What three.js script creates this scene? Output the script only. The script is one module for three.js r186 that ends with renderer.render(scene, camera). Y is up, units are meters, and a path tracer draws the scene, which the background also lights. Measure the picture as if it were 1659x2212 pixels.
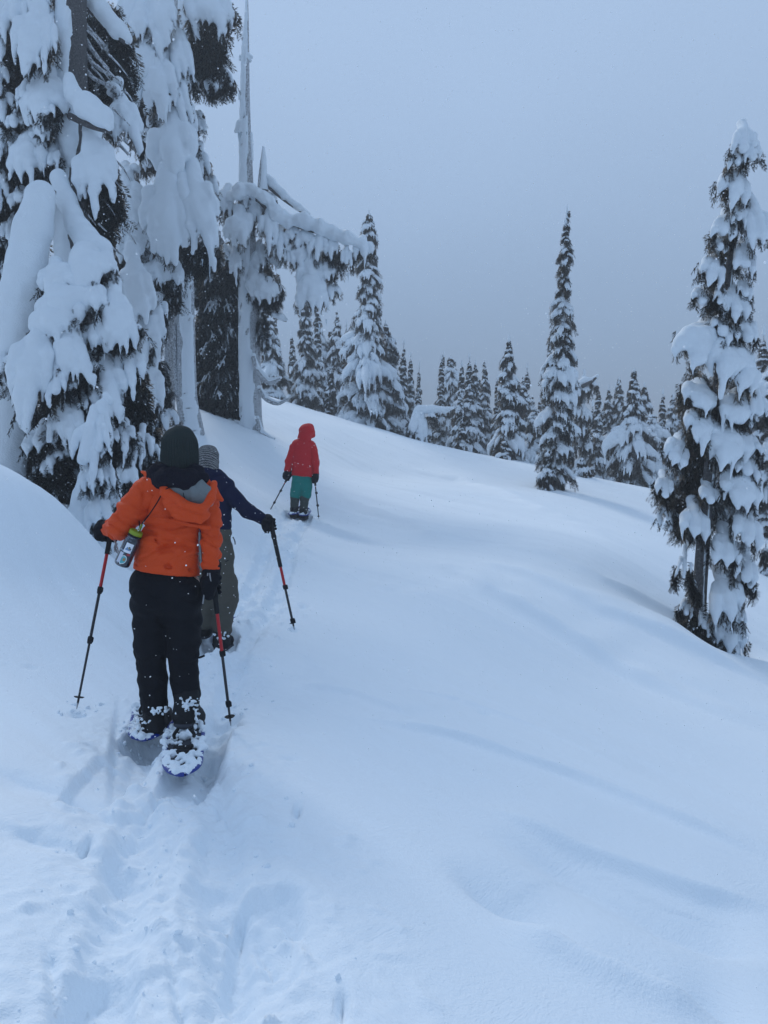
import * as THREE from 'three';
import { mergeGeometries } from 'three/addons/utils/BufferGeometryUtils.js';
import { ImprovedNoise } from 'three/addons/math/ImprovedNoise.js';

// ---------------------------------------------------------------- camera, sky, light, exposure
const DEG = Math.PI / 180, EYE = 1.55, PITCH = 4.35 * DEG;
const scene = new THREE.Scene();
const camera = new THREE.PerspectiveCamera(66, 0.75, 0.05, 3000);
camera.position.set(0, EYE, 0);
camera.rotation.x = -PITCH;

const renderer = new THREE.WebGLRenderer({ antialias: true });
renderer.toneMapping = THREE.LinearToneMapping;
renderer.toneMappingExposure = 1.1;
renderer.shadowMap.enabled = true;

const Noise = new ImprovedNoise();
const noise = (x, y, z) => Noise.noise(x + 37.13, y + 11.7, z + 5.31);
const fbm = (x, y, z, n = 3) => { let s = 0, a = 1; for (let i = 0; i < n; i++) { s += a * noise(x, y, z); x *= 2.03; y *= 2.03; z *= 2.03; a *= 0.5; } return s; };
const { clamp, smoothstep, lerp } = THREE.MathUtils;
let seed = 7;
const rnd = () => { seed = (seed + 0x6d2b79f5) | 0; let t = Math.imul(seed ^ (seed >>> 15), 1 | seed); t = (t + Math.imul(t ^ (t >>> 7), 61 | t)) ^ t; return ((t ^ (t >>> 14)) >>> 0) / 4294967296; };
const rr = (a, b) => a + (b - a) * rnd();
const V = (x, y, z) => new THREE.Vector3(x, y, z);

{ // overcast winter sky: an even cloud deck, brighter overhead, greyer towards the horizon
  const W = 512, H = 256, data = new Float32Array(W * H * 4);
  const zen = [0.375, 0.515, 0.74], mid = [0.39, 0.535, 0.765], low = [0.255, 0.375, 0.56];
  for (let r = 0; r < H; r++) {
    const up = ((r + 0.5) / H - 0.5) * Math.PI, el = Math.max(0, up / DEG);
    for (let c = 0; c < W; c++) {
      const az = ((c + 0.5) / W - 0.5) * 2 * Math.PI, x = Math.cos(az) * Math.cos(up), z = Math.sin(az) * Math.cos(up), y = Math.sin(up);
      const a = smoothstep(el, 0, 30), b = smoothstep(el, 22, 70);
      const cloud = 1 + 0.05 * fbm(x * 2.2, y * 3 + 4, z * 2.2, 3) - 0.07 * x * (1 - b);
      for (let k = 0; k < 3; k++) data[(r * W + c) * 4 + k] = lerp(lerp(low[k], mid[k], a), zen[k], b) * cloud;
      data[(r * W + c) * 4 + 3] = 1;
    }
  }
  const sky = new THREE.DataTexture(data, W, H, THREE.RGBAFormat, THREE.FloatType);
  sky.mapping = THREE.EquirectangularReflectionMapping;
  sky.magFilter = sky.minFilter = THREE.LinearFilter;
  sky.needsUpdate = true;
  scene.background = sky;
  scene.environment = sky;
}
const sun = new THREE.DirectionalLight(new THREE.Color().setRGB(1.0, 0.98, 0.95), 1.4);
sun.name = 'veiled_sun';
sun.position.set(-14, 24, -42);
sun.target.position.set(0, 0, -14);
sun.castShadow = true;
sun.shadow.radius = 30;
sun.shadow.mapSize.set(4096, 4096);
Object.assign(sun.shadow.camera, { left: -40, right: 40, top: 40, bottom: -40, near: 1, far: 120 });
scene.add(sun, sun.target);
scene.fog = new THREE.FogExp2(new THREE.Color().setRGB(0.95, 0.98, 1.0), 0.0062);

// ---------------------------------------------------------------- helpers
const F = 1106 / Math.tan(33 * DEG);
// a sight line, written as in a picture 1659 wide and 2212 high: right, up, forward
function ray(x, y) { const a = (x - 829.5) / F, b = (1106 - y) / F, c = Math.cos(PITCH), s = Math.sin(PITCH); return [a, b * c - s, c + b * s]; }
function at(x, y, d) { const [a, u, f] = ray(x, y), k = d / f; return V(a * k, EYE + u * k, -d); }
const pxm = (d) => d / F;                       // metres per such pixel at depth d

const used = {};
function numbered(name) { const n = used[name] = (used[name] ?? -1) + 1; return n ? name + '_' + String(n).padStart(3, '0') : name; }
function tag(o, label, category, group, kind) { if (label) o.userData.label = label; if (category) o.userData.category = category; if (group) o.userData.group = group; if (kind) o.userData.kind = kind; return o; }
function thing(name, label, category, pos, group) { const o = new THREE.Group(); o.name = numbered(name); if (pos) o.position.copy(pos); scene.add(o); return tag(o, label, category, group); }
// a part: geometry given in world space is moved to its thing's base
function part(name, geo, mat, parent, kind) {
  const p = parent.getWorldPosition(V()); if (p.lengthSq()) geo.translate(-p.x, -p.y, -p.z);
  const m = new THREE.Mesh(geo, mat); m.name = name; m.castShadow = m.receiveShadow = true; parent.add(m); if (kind) m.userData.kind = kind; return m;
}
function seeded(n) { seed = n * 7919 + 13; }

// textures: tileable noise
function noiseTexture(size, fn, srgb) {
  const d = new Uint8Array(size * size * 4);
  for (let y = 0; y < size; y++) for (let x = 0; x < size; x++) { const c = fn(x / size, y / size), i = (y * size + x) * 4; for (let k = 0; k < 3; k++) d[i + k] = clamp(Math.round((c.length ? c[k] : c) * 255), 0, 255); d[i + 3] = 255; }
  const t = new THREE.DataTexture(d, size, size); t.wrapS = t.wrapT = THREE.RepeatWrapping; t.magFilter = THREE.LinearFilter; t.minFilter = THREE.LinearMipmapLinearFilter; t.generateMipmaps = true;
  if (srgb) t.colorSpace = THREE.SRGBColorSpace; t.needsUpdate = true; return t;
}
function tiled(u, v, f, z = 0) { const a = 2 * Math.PI; // noise on a torus
  return Noise.noise(Math.cos(a * u) * f + 9.1 + z, Math.sin(a * u) * f + Math.cos(a * v) * f + 3.3, Math.sin(a * v) * f + 21.7 - z); }
const grainTex = noiseTexture(512, (u, v) => 0.5 + 0.22 * tiled(u, v, 5) + 0.2 * tiled(u, v, 14, 3) + 0.16 * tiled(u, v, 38, 5) + 0.1 * (rnd() - 0.5));
const M = {};
M.snow = new THREE.MeshStandardMaterial({ name: 'snow', color: new THREE.Color().setRGB(0.83, 0.90, 0.955), roughness: 0.85, bumpMap: grainTex, bumpScale: 0.012 });
M.crumb = new THREE.MeshStandardMaterial({ name: 'crumb_snow', color: M.snow.color.clone(), roughness: 0.9 });
M.groundSnow = M.snow.clone(); M.groundSnow.name = 'ground_snow'; M.groundSnow.bumpScale = 0.005;

// ---------------------------------------------------------------- distance fields and their mesh (naive surface nets)
const cone = (a, b, ra, rb, o) => ({ a, b, ra, rb, ...o });
const ball = (a, r, o) => ({ a, b: a, ra: r, rb: r, ...o });
function sdf(prims, cell, { k = 0.05, bumps = null } = {}) {
  let lo = [1e9, 1e9, 1e9], hi = [-1e9, -1e9, -1e9];
  const marg = k + cell * 3;
  for (const p of prims) { if (p.cut) continue; const A = [p.a.x, p.a.y, p.a.z], B = [p.b.x, p.b.y, p.b.z], s = p.s ?? [1, 1, 1]; for (let i = 0; i < 3; i++) { lo[i] = Math.min(lo[i], A[i] - p.ra * s[i], B[i] - p.rb * s[i]); hi[i] = Math.max(hi[i], A[i] + p.ra * s[i], B[i] + p.rb * s[i]); } }
  const n = [0, 1, 2].map((i) => Math.ceil((hi[i] - lo[i] + 2 * marg) / cell) + 1);
  lo = lo.map((v) => v - marg);
  const [nx, ny, nz] = n, total = nx * ny * nz;
  if (total > 14e6) throw new Error('grid too large ' + n);
  const f = new Float32Array(total).fill(10);
  for (const p of prims) {
    const kk = p.k ?? k, r = Math.max(p.ra, p.rb), s = p.s ?? [1, 1, 1], A = [p.a.x, p.a.y, p.a.z], B = [p.b.x, p.b.y, p.b.z], m = kk + cell * 2.5, i0 = [], i1 = [];
    for (let i = 0; i < 3; i++) { i0[i] = Math.max(0, Math.floor((Math.min(A[i], B[i]) - r * s[i] - m - lo[i]) / cell)); i1[i] = Math.min(n[i] - 1, Math.ceil((Math.max(A[i], B[i]) + r * s[i] + m - lo[i]) / cell)); }
    const bx = (B[0] - A[0]) / s[0], by = (B[1] - A[1]) / s[1], bz = (B[2] - A[2]) / s[2], bb = bx * bx + by * by + bz * bz || 1e-9, sm = Math.min(1, ...s);
    for (let z = i0[2]; z <= i1[2]; z++) for (let y = i0[1]; y <= i1[1]; y++) {
      const pz = (lo[2] + z * cell - A[2]) / s[2], py = (lo[1] + y * cell - A[1]) / s[1];
      for (let x = i0[0], o = (z * ny + y) * nx + i0[0]; x <= i1[0]; x++, o++) {
        const px = (lo[0] + x * cell - A[0]) / s[0]; let t = (px * bx + py * by + pz * bz) / bb; t = t < 0 ? 0 : t > 1 ? 1 : t;
        const dx = px - t * bx, dy = py - t * by, dz = pz - t * bz;
        let d = Math.sqrt(dx * dx + dy * dy + dz * dz) - (p.ra + (p.rb - p.ra) * t); if (d > 0) d *= sm; else d *= 0.5 + 0.5 * sm;
        if (p.cut) { const a = f[o], e = -d, h = Math.max(kk - Math.abs(a - e), 0) / (kk || 1); f[o] = Math.max(a, e) + h * h * kk * 0.25; }
        else { const a = f[o], h = Math.max(kk - Math.abs(a - d), 0) / (kk || 1); f[o] = Math.min(a, d) - h * h * kk * 0.25; }
      }
    }
  }
  if (bumps) for (let z = 0, o = 0; z < nz; z++) for (let y = 0; y < ny; y++) for (let x = 0; x < nx; x++, o++) if (f[o] < 4 * cell + 0.06 && f[o] > -4 * cell - 0.06) f[o] += bumps(lo[0] + x * cell, lo[1] + y * cell, lo[2] + z * cell);
  const pos = [], idx = [], id = new Int32Array(total).fill(-1), sy = nx, sz = nx * ny;
  for (let z = 0; z < nz - 1; z++) for (let y = 0; y < ny - 1; y++) for (let x = 0; x < nx - 1; x++) {
    const o = z * sz + y * sy + x;
    const v0 = f[o], v1 = f[o + 1], v2 = f[o + sy], v3 = f[o + sy + 1], v4 = f[o + sz], v5 = f[o + sz + 1], v6 = f[o + sz + sy], v7 = f[o + sz + sy + 1];
    const c = (v0 < 0) + (v1 < 0) + (v2 < 0) + (v3 < 0) + (v4 < 0) + (v5 < 0) + (v6 < 0) + (v7 < 0);
    if (c === 0 || c === 8) continue;
    let X = 0, Y = 0, Z = 0, m = 0;
    const e = (a, b, x0, y0, z0, ax) => { if ((a < 0) !== (b < 0)) { const t = a / (a - b); X += x0 + (ax === 0 ? t : 0); Y += y0 + (ax === 1 ? t : 0); Z += z0 + (ax === 2 ? t : 0); m++; } };
    e(v0, v1, 0, 0, 0, 0); e(v2, v3, 0, 1, 0, 0); e(v4, v5, 0, 0, 1, 0); e(v6, v7, 0, 1, 1, 0);
    e(v0, v2, 0, 0, 0, 1); e(v1, v3, 1, 0, 0, 1); e(v4, v6, 0, 0, 1, 1); e(v5, v7, 1, 0, 1, 1);
    e(v0, v4, 0, 0, 0, 2); e(v1, v5, 1, 0, 0, 2); e(v2, v6, 0, 1, 0, 2); e(v3, v7, 1, 1, 0, 2);
    id[o] = pos.length / 3;
    pos.push(lo[0] + (x + X / m) * cell, lo[1] + (y + Y / m) * cell, lo[2] + (z + Z / m) * cell);
  }
  const quad = (a, b, c, d, flip) => { if (a < 0 || b < 0 || c < 0 || d < 0) return; flip ? idx.push(a, c, b, a, d, c) : idx.push(a, b, c, a, c, d); };
  for (let z = 1; z < nz - 1; z++) for (let y = 1; y < ny - 1; y++) for (let x = 1; x < nx - 1; x++) {
    const o = z * sz + y * sy + x, a = f[o] < 0;
    if (a !== f[o + 1] < 0) quad(id[o - sy - sz], id[o - sz], id[o], id[o - sy], !a);
    if (a !== f[o + sy] < 0) quad(id[o - 1 - sz], id[o - 1], id[o], id[o - sz], !a);
    if (a !== f[o + sz] < 0) quad(id[o - 1 - sy], id[o - sy], id[o], id[o - 1], !a);
  }
  const g = new THREE.BufferGeometry();
  g.setAttribute('position', new THREE.BufferAttribute(new Float32Array(pos), 3));
  g.setIndex(new THREE.BufferAttribute(new Uint32Array(idx), 1));
  g.computeVertexNormals();
  const uv = new Float32Array(pos.length / 3 * 2);
  for (let i = 0; i < uv.length / 2; i++) { uv[i * 2] = (pos[i * 3] + 0.6 * pos[i * 3 + 2]) * 2.2; uv[i * 2 + 1] = (pos[i * 3 + 1] - 0.7 * pos[i * 3 + 2]) * 2.2; }
  g.setAttribute('uv', new THREE.BufferAttribute(uv, 2));
  return g;
}
function tube(points, radii, sides = 8, closed = true) { // tapered tube along points
  const curve = new THREE.CatmullRomCurve3(points, false, 'catmullrom', 0.5), n = Math.max(2, (points.length - 1) * 5), pos = [], nor = [], uv = [], idx = [];
  const fr = curve.computeFrenetFrames(n, false); let run = 0, last = null;
  for (let i = 0; i <= n; i++) {
    const t = i / n, p = curve.getPoint(t), q = t * (radii.length - 1), j = Math.min(radii.length - 2, Math.floor(q)), r = radii.length > 1 ? lerp(radii[j], radii[j + 1], q - j) : radii[0];
    if (last) run += p.distanceTo(last); last = p;
    for (let s = 0; s <= sides; s++) { const a = s / sides * 2 * Math.PI, dx = Math.cos(a), dy = Math.sin(a), N = fr.normals[i], Bn = fr.binormals[i];
      const d = V(N.x * dx + Bn.x * dy, N.y * dx + Bn.y * dy, N.z * dx + Bn.z * dy); pos.push(p.x + d.x * r, p.y + d.y * r, p.z + d.z * r); nor.push(d.x, d.y, d.z); uv.push(s / sides * 2 * Math.PI * r, run); }
  }
  for (let i = 0; i < n; i++) for (let s = 0; s < sides; s++) { const a = i * (sides + 1) + s, b = a + sides + 1; idx.push(a, a + 1, b, a + 1, b + 1, b); }
  if (closed) for (const i of [0, n]) { const c = pos.length / 3, p = curve.getPoint(i / n), T = fr.tangents[i]; const sg = i ? 1 : -1; pos.push(p.x, p.y, p.z); nor.push(T.x * sg, T.y * sg, T.z * sg); uv.push(0, 0);
    for (let s = 0; s < sides; s++) { const a = i * (sides + 1) + s; i ? idx.push(a, a + 1, c) : idx.push(a + 1, a, c); } }
  const g = new THREE.BufferGeometry();
  g.setAttribute('position', new THREE.Float32BufferAttribute(pos, 3)); g.setAttribute('normal', new THREE.Float32BufferAttribute(nor, 3)); g.setAttribute('uv', new THREE.Float32BufferAttribute(uv, 2)); g.setIndex(idx);
  return g;
}
const merged = (list) => { const l = list.map((g) => g.index ? g : mergeIndex(g)); return l.length === 1 ? l[0] : mergeGeometries(l); };
const mergeIndex = (g) => { g.setIndex([...Array(g.attributes.position.count).keys()]); return g; };

// ---------------------------------------------------------------- the snowfield
const ctrl = [];
const ch = (x, d, h) => ctrl.push([x, d, h]);
const cp = (x, y, d) => { const p = at(x, y, d); ch(p.x, d, p.y); };
ch(-0.6, 1, 0.0); ch(-0.5, 2.5, 0); ch(0.9, 2, -0.16); ch(2.5, 2.5, -0.55); ch(-1.8, 2, 0.06); ch(-1, 0, 0); ch(2, 0, -0.42);
ch(-1.2, 4.4, 0); ch(-0.6, 5, -0.05); ch(1, 5, -0.33); ch(3, 5, -0.8); cp(0, 1700, 3.45); cp(0, 1450, 5.2); cp(100, 1300, 6.4);
ch(-1.5, 6.8, 0.0); ch(0.5, 7.5, -0.25); ch(2.5, 8, -0.75); cp(590, 1222, 10); cp(612, 1157, 12.5); cp(650, 1111, 15);
cp(0, 1020, 8.5); cp(80, 1045, 8.1); cp(150, 1075, 7.8); cp(165, 1140, 7.7); cp(215, 1212, 7.75); cp(150, 1150, 7.55); cp(120, 1250, 6.9); cp(190, 1225, 8.7); cp(235, 1218, 8.9); cp(225, 1210, 9.6); ch(-5.2, 11, 0.95); ch(-4.0, 11.5, 0.8); cp(310, 1290, 7); cp(-200, 1000, 8.5);
cp(380, 950, 17); cp(450, 1000, 17); cp(560, 1030, 17); cp(400, 890, 19.5); cp(545, 925, 21); cp(480, 900, 22); cp(330, 1010, 14); cp(430, 1090, 12);
cp(1575, 1420, 10); cp(1450, 1345, 9.3); cp(1650, 1425, 9.6); cp(1520, 1400, 9.2); cp(1300, 1200, 12); cp(1000, 1200, 11.5); cp(1200, 1055, 22); cp(1000, 1060, 18); cp(800, 1020, 22);
cp(800, 922, 33); cp(600, 865, 38); cp(690, 898, 36); cp(880, 945, 31); cp(960, 968, 31); cp(1110, 1000, 31); cp(1360, 1055, 28); cp(1640, 1125, 24); cp(1500, 1075, 26); cp(1300, 1035, 28); cp(900, 960, 27);
ch(0, 44, 1.2); ch(-6, 48, 3.0); ch(8, 42, -0.9); ch(16, 36, -2.2); ch(0, 58, -1); ch(-12, 60, 2); ch(14, 56, -3.5);
ch(-12, 16, 4.2); ch(-15, 5, 3.2); ch(-14, 32, 6.0); ch(-30, 40, 8); ch(-30, 10, 6); ch(12, 12, -3.2); ch(22, 22, -4.4); ch(35, 40, -8); ch(30, 8, -7);
ch(0, -12, -0.3); ch(-14, -12, 2.6); ch(14, -12, -3.0);
const tps = (() => {
  const n = ctrl.length, m = n + 3, A = [], U = (r2) => r2 < 1e-9 ? 0 : 0.5 * r2 * Math.log(r2);
  for (let i = 0; i < m; i++) { A[i] = new Float64Array(m + 1); }
  for (let i = 0; i < n; i++) { for (let j = 0; j < n; j++) A[i][j] = U((ctrl[i][0] - ctrl[j][0]) ** 2 + (ctrl[i][1] - ctrl[j][1]) ** 2); A[i][i] += 0.12; A[i][n] = A[n][i] = 1; A[i][n + 1] = A[n + 1][i] = ctrl[i][0]; A[i][n + 2] = A[n + 2][i] = ctrl[i][1]; A[i][m] = ctrl[i][2]; }
  for (let c = 0; c < m; c++) { let p = c; for (let r = c; r < m; r++) if (Math.abs(A[r][c]) > Math.abs(A[p][c])) p = r; [A[c], A[p]] = [A[p], A[c]]; for (let r = c + 1; r < m; r++) { const q = A[r][c] / A[c][c]; if (q) for (let k = c; k <= m; k++) A[r][k] -= q * A[c][k]; } }
  const w = new Float64Array(m); for (let r = m - 1; r >= 0; r--) { let s = A[r][m]; for (let k = r + 1; k < m; k++) s -= A[r][k] * w[k]; w[r] = s / A[r][r]; }
  return (x, d) => { let h = w[n] + w[n + 1] * x + w[n + 2] * d; for (let i = 0; i < n; i++) { const dx = x - ctrl[i][0], dd = d - ctrl[i][1], r2 = dx * dx + dd * dd; if (r2 > 1e-9) h += w[i] * 0.5 * r2 * Math.log(r2); } return h; };
})();
function baseH(x, d) {
  const R = Math.hypot(x, d - 15), t = smoothstep(R, 38, 85);
  const far = -0.035 * R - 0.09 * x * (1 - smoothstep(Math.abs(x), 30, 300) * 0.8) + 1.5 * noise(x * 0.02, d * 0.02, 4);
  return t >= 1 ? far : t <= 0 ? tps(x, d) : lerp(tps(clamp(x, -60, 60), clamp(d, -40, 90)), far, t);
}
// where a sight line meets the snowfield
function G(x, y) { const [a, u, f] = ray(x, y); let d = 1; for (; d < 70; d += 0.02 + d * 0.002) { const k = d / f; if (EYE + u * k < baseH(a * k, d)) break; } const k = d / f; return V(a * k, baseH(a * k, d), -d); }
const line = (...p) => { const o = []; for (let i = 0; i < p.length; i += 2) { const g = G(p[i], p[i + 1]); o.push([g.x, -g.z]); } return o; };
function near(poly, x, d) { // signed distance, share of the way along, total length
  let best = 1e9, sgn = 1, along = 0, run = 0, total = 0;
  for (let i = 0; i < poly.length - 1; i++) { const [ax, ad] = poly[i], [bx, bd] = poly[i + 1], ex = bx - ax, ed = bd - ad, L = Math.hypot(ex, ed), t = clamp(((x - ax) * ex + (d - ad) * ed) / (L * L), 0, 1), q = Math.hypot(x - ax - t * ex, d - ad - t * ed);
    if (q < best) { best = q; sgn = ex * (d - ad) - ed * (x - ax) > 0 ? 1 : -1; along = run + t * L; } run += L; total = run; }
  return [best * sgn, along / total, total];
}
// wind ridges: height, width on the far side, width on the near side
const drifts = [];
const drift = (a, wf, wn, ...p) => { const poly = line(...p); let x0 = 1e9, x1 = -1e9, d0 = 1e9, d1 = -1e9; for (const [x, d] of poly) { x0 = Math.min(x0, x); x1 = Math.max(x1, x); d0 = Math.min(d0, d); d1 = Math.max(d1, d); } const m = 3 * Math.max(wf, wn); drifts.push({ a, wf, wn, poly, box: [x0 - m, x1 + m, d0 - m, d1 + m] }); };
drift(0.028, 0.30, 0.07, 700, 1540, 830, 1560, 1000, 1606, 1250, 1695, 1480, 1790, 1700, 1885);
drift(0.012, 0.25, 0.06, 800, 1478, 950, 1510, 1150, 1580, 1400, 1690);
drift(0.06, 0.7, 0.2, 880, 1195, 1060, 1285, 1300, 1420, 1700, 1600);
drift(0.055, 0.6, 0.18, 1000, 1215, 1300, 1325, 1700, 1500);
drift(0.05, 0.5, 0.3, 1050, 1170, 1300, 1255, 1480, 1340, 1640, 1425);
drift(-0.062, 0.22, 0.11, 960, 1850, 1060, 1930, 1160, 1995, 1260, 2050, 1420, 2120, 1700, 2230);
drift(0.05, 0.14, 0.14, 1080, 1965, 1200, 2040, 1330, 2110, 1560, 2212);
drift(-0.055, 0.28, 0.2, 1060, 1780, 1250, 1880, 1450, 1985, 1700, 2080);
drift(0.026, 0.26, 0.08, 1000, 1725, 1250, 1830, 1500, 1925, 1700, 1985);
drift(-0.035, 0.07, 0.25, -60, 1620, 60, 1660, 160, 1695, 320, 1775);
drift(-0.030, 0.06, 0.2, -60, 1770, 60, 1782, 180, 1803, 360, 1850);
drift(0.04, 0.5, 0.3, 700, 1050, 900, 1130, 1000, 1180);
drift(0.05, 0.7, 0.4, 760, 960, 1000, 1040, 1180, 1110, 1400, 1210);
drift(-0.05, 0.6, 0.3, 650, 1180, 760, 1225, 900, 1290);
drift(0.02, 0.3, 0.08, 600, 1470, 760, 1500, 900, 1560);
drift(-0.030, 0.025, 0.04, 545, 1950, 575, 2010, 600, 2075); drift(-0.022, 0.03, 0.03, 545, 1955, 610, 1950, 650, 1985, 690, 2100); drift(-0.02, 0.02, 0.03, 360, 2000, 380, 2080, 400, 2210); drift(-0.02, 0.03, 0.02, 100, 2020, 112, 2110, 118, 2212); drift(-0.018, 0.03, 0.03, 465, 1925, 500, 1975); drift(-0.015, 0.02, 0.02, 460, 1690, 500, 1760); drift(-0.02, 0.05, 0.03, 260, 1480, 245, 1600, 240, 1740);
// the broken trail
const trail = [[-0.5, 0.6], [-0.62, 2.1], [-0.86, 3.2], ...line(372, 1590), [-1.28, 5.6], ...line(470, 1392, 560, 1290, 590, 1222, 612, 1157, 645, 1113)];
// snowshoe prints: x, d, half width, half length, turn, depth
const prints = [];
{ seeded(3); let s = 0; const tot = near(trail, 0, 5)[2];
  for (let q = 1.0, side = 1; q < tot - 0.8; q += rr(0.38, 0.5), side = -side) {
    let run = 0, p = null, dir = null; for (let i = 0; i < trail.length - 1; i++) { const L = Math.hypot(trail[i + 1][0] - trail[i][0], trail[i + 1][1] - trail[i][1]); if (run + L >= q) { const t = (q - run) / L; p = [lerp(trail[i][0], trail[i + 1][0], t), lerp(trail[i][1], trail[i + 1][1], t)]; dir = [(trail[i + 1][0] - trail[i][0]) / L, (trail[i + 1][1] - trail[i][1]) / L]; break; } run += L; }
    if (!p || (p[1] > 3.3 && p[1] < 5.3)) continue;
    prints.push([p[0] + dir[1] * side * rr(0.1, 0.19), p[1] - dir[0] * side * 0.15, rr(0.09, 0.12), rr(0.26, 0.34), Math.atan2(dir[0], dir[1]) + rr(-0.12, 0.12), rr(0.025, 0.05)]);
  }
  // the clear prints at the bottom of the view and the trenches of the nearest walker
  const g1 = G(570, 2010); prints.push([g1.x, -g1.z, 0.115, 0.28, -0.06, 0.06]);
  const g4 = G(468, 1370);
  prints.push([-0.985, 3.93, 0.112, 0.42, 0, 0.085], [-1.0, 4.45, 0.12, 0.4, 0, 0.07], [-0.97, 3.2, 0.13, 0.42, 0, 0.03], [-1.36, 4.66, 0.125, 0.42, 0.03, 0.075], [-1.35, 4.0, 0.12, 0.55, 0.05, 0.05], [g4.x, -g4.z, 0.16, 0.3, 0, 0.13]);
  const g6 = G(440, 1345), g7 = G(632, 1113), g8 = G(655, 1115); prints.push([g6.x - 0.02, -g6.z + 0.15, 0.17, 0.25, 0, 0.13], [g7.x, -g7.z, 0.16, 0.3, 0, 0.1], [g8.x, -g8.z, 0.16, 0.3, 0, 0.1]);
}
// pits left by poles and by lumps that fell: x, d, radius across, radius along, depth
const pits = [];
const pit = (x, y, a, b, h) => { const g = G(x, y); pits.push([g.x, -g.z, a, b, h]); };
pit(643, 1747, 0.012, 0.06, 0.06); pit(184, 1792, 0.012, 0.05, 0.06); pit(740, 2170, 0.015, 0.06, 0.05); pit(170, 1530, 0.045, 0.05, 0.05); pit(505, 1553, 0.05, 0.045, 0.05); pit(636, 1357, 0.04, 0.04, 0.03);
pit(660, 1275, 0.04, 0.05, 0.03); pit(657, 1306, 0.05, 0.09, 0.05); pit(993, 1525, 0.03, 0.03, 0.02); pit(1048, 1553, 0.035, 0.035, 0.025); pit(625, 1638, 0.06, 0.03, 0.02); pit(66, 1446, 0.03, 0.03, 0.02); pit(560, 1700, 0.06, 0.05, 0.02);
// the same for the surface with all its marks
function GH(x, y) { const [a, u, f] = ray(x, y); let d = 1; for (; d < 70; d += 0.008 + d * 0.001) { const k = d / f; if (EYE + u * k < groundH(a * k, d)) break; } const k = d / f; return V(a * k, groundH(a * k, d), -d); }
function groundH(x, d) {
  let h = baseH(x, d); const R = Math.hypot(x, d);
  if (R > 60 || d < 0.5) return h;
  const fade = 1 - smoothstep(R, 35, 60);
  // long wind streaks running down across the slope
  const a = 0.80, c = Math.cos(a), s = Math.sin(a), al = x * c - d * s, ac = x * s + d * c;
  h += fade * (0.05 * noise(al * 0.12, ac * 0.7, 2) + 0.026 * noise(al * 0.35, ac * 2.2, 7) + 0.018 * noise(al * 0.28, ac * 5.0, 17) + 0.0055 * noise(al * 0.5, ac * 13, 27) + 0.0022 * noise(al * 1.8, ac * 28, 31) + 0.05 * noise(x * 0.5, d * 0.5, 9)) * smoothstep(d, 1, 5);
  for (const e of drifts) { if (x < e.box[0] || x > e.box[1] || d < e.box[2] || d > e.box[3]) continue; const [q, t] = near(e.poly, x, d), w = q > 0 ? e.wf : e.wn * 0.62; if (Math.abs(q) > 3 * w) continue; const wob = 1 + 0.35 * noise(x * 2.1, d * 2.1, e.a * 90); h += 1.9 * e.a * wob * (q > 0 ? Math.exp(-q / w) : Math.exp(-((q / w) ** 2))) * smoothstep(t, 0, 0.34) * (1 - smoothstep(t, 0.8, 1)); }
  if (R < 20 && x < 1.5 && x > -4) {
    const [q, t] = near(trail, x, d), w = 0.36 + 0.08 * noise(d * 1.3, 3, x) + 0.10 * (1 - smoothstep(d, 1.5, 4)), m = (1 - smoothstep(Math.abs(q), w * 0.5, w * 1.25)) * smoothstep(d, 0.4, 1) * (1 - smoothstep(t, 0.97, 1));
    const out = (1 - smoothstep(Math.abs(q), w, w * 2.2));
    if (m > 0 || out > 0) {
      const n1 = noise(x * 3.1, d * 3.1, 1), n2 = noise(x * 7.3, d * 7.3, 2), n3 = noise(x * 16, d * 16, 3), n4 = noise(x * 37, d * 37, 5);
      h += m * (-0.03 + 0.022 * n1 + 0.014 * n2 + 0.011 * n3 + 0.006 * n4 - 0.06 * Math.exp(-(((Math.abs(q + 0.04 * n1) - 0.18) / 0.085) ** 4)) + 0.012 * Math.max(0, noise(x * 24, d * 13, 11)));
      const lump = Math.max(0, noise(x * 11, d * 11, 8) - 0.12);
      h += out * (0.007 * n3 + 0.004 * n4 + 0.035 * lump * lump * 5 * Math.max(0, 0.4 + n1));
    }
    for (const [px, pd, hw, hl, rot, dep] of prints) {
      const dx = x - px, dd = d - pd; if (dx * dx + dd * dd > 0.6) continue;
      const cr = Math.cos(rot), sr = Math.sin(rot), u = dx * cr - dd * sr, v = dx * sr + dd * cr;
      const qx = Math.max(Math.abs(u) - hw + 0.07, 0), qy = Math.max(Math.abs(v) - hl + 0.12, 0), e = Math.hypot(qx, qy * 0.6) - 0.07 + 0.012 * noise(x * 14, d * 14, 6);
      h -= dep * (1 - smoothstep(e, -0.025, 0.02)); h += dep * 0.13 * Math.exp(-(((e - 0.045) / 0.03) ** 2)) * (0.5 + noise(x * 9, d * 9, 4));
    }
    for (const [px, pd, ra, rb, dep] of pits) { const e = ((x - px) / ra) ** 2 + ((d - pd) / rb) ** 2; if (e < 6) h -= dep * Math.exp(-e); }
  } else if (R < 20) for (const [px, pd, ra, rb, dep] of pits) { const e = ((x - px) / ra) ** 2 + ((d - pd) / rb) ** 2; if (e < 6) h -= dep * Math.exp(-e); }
  return h;
}
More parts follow.
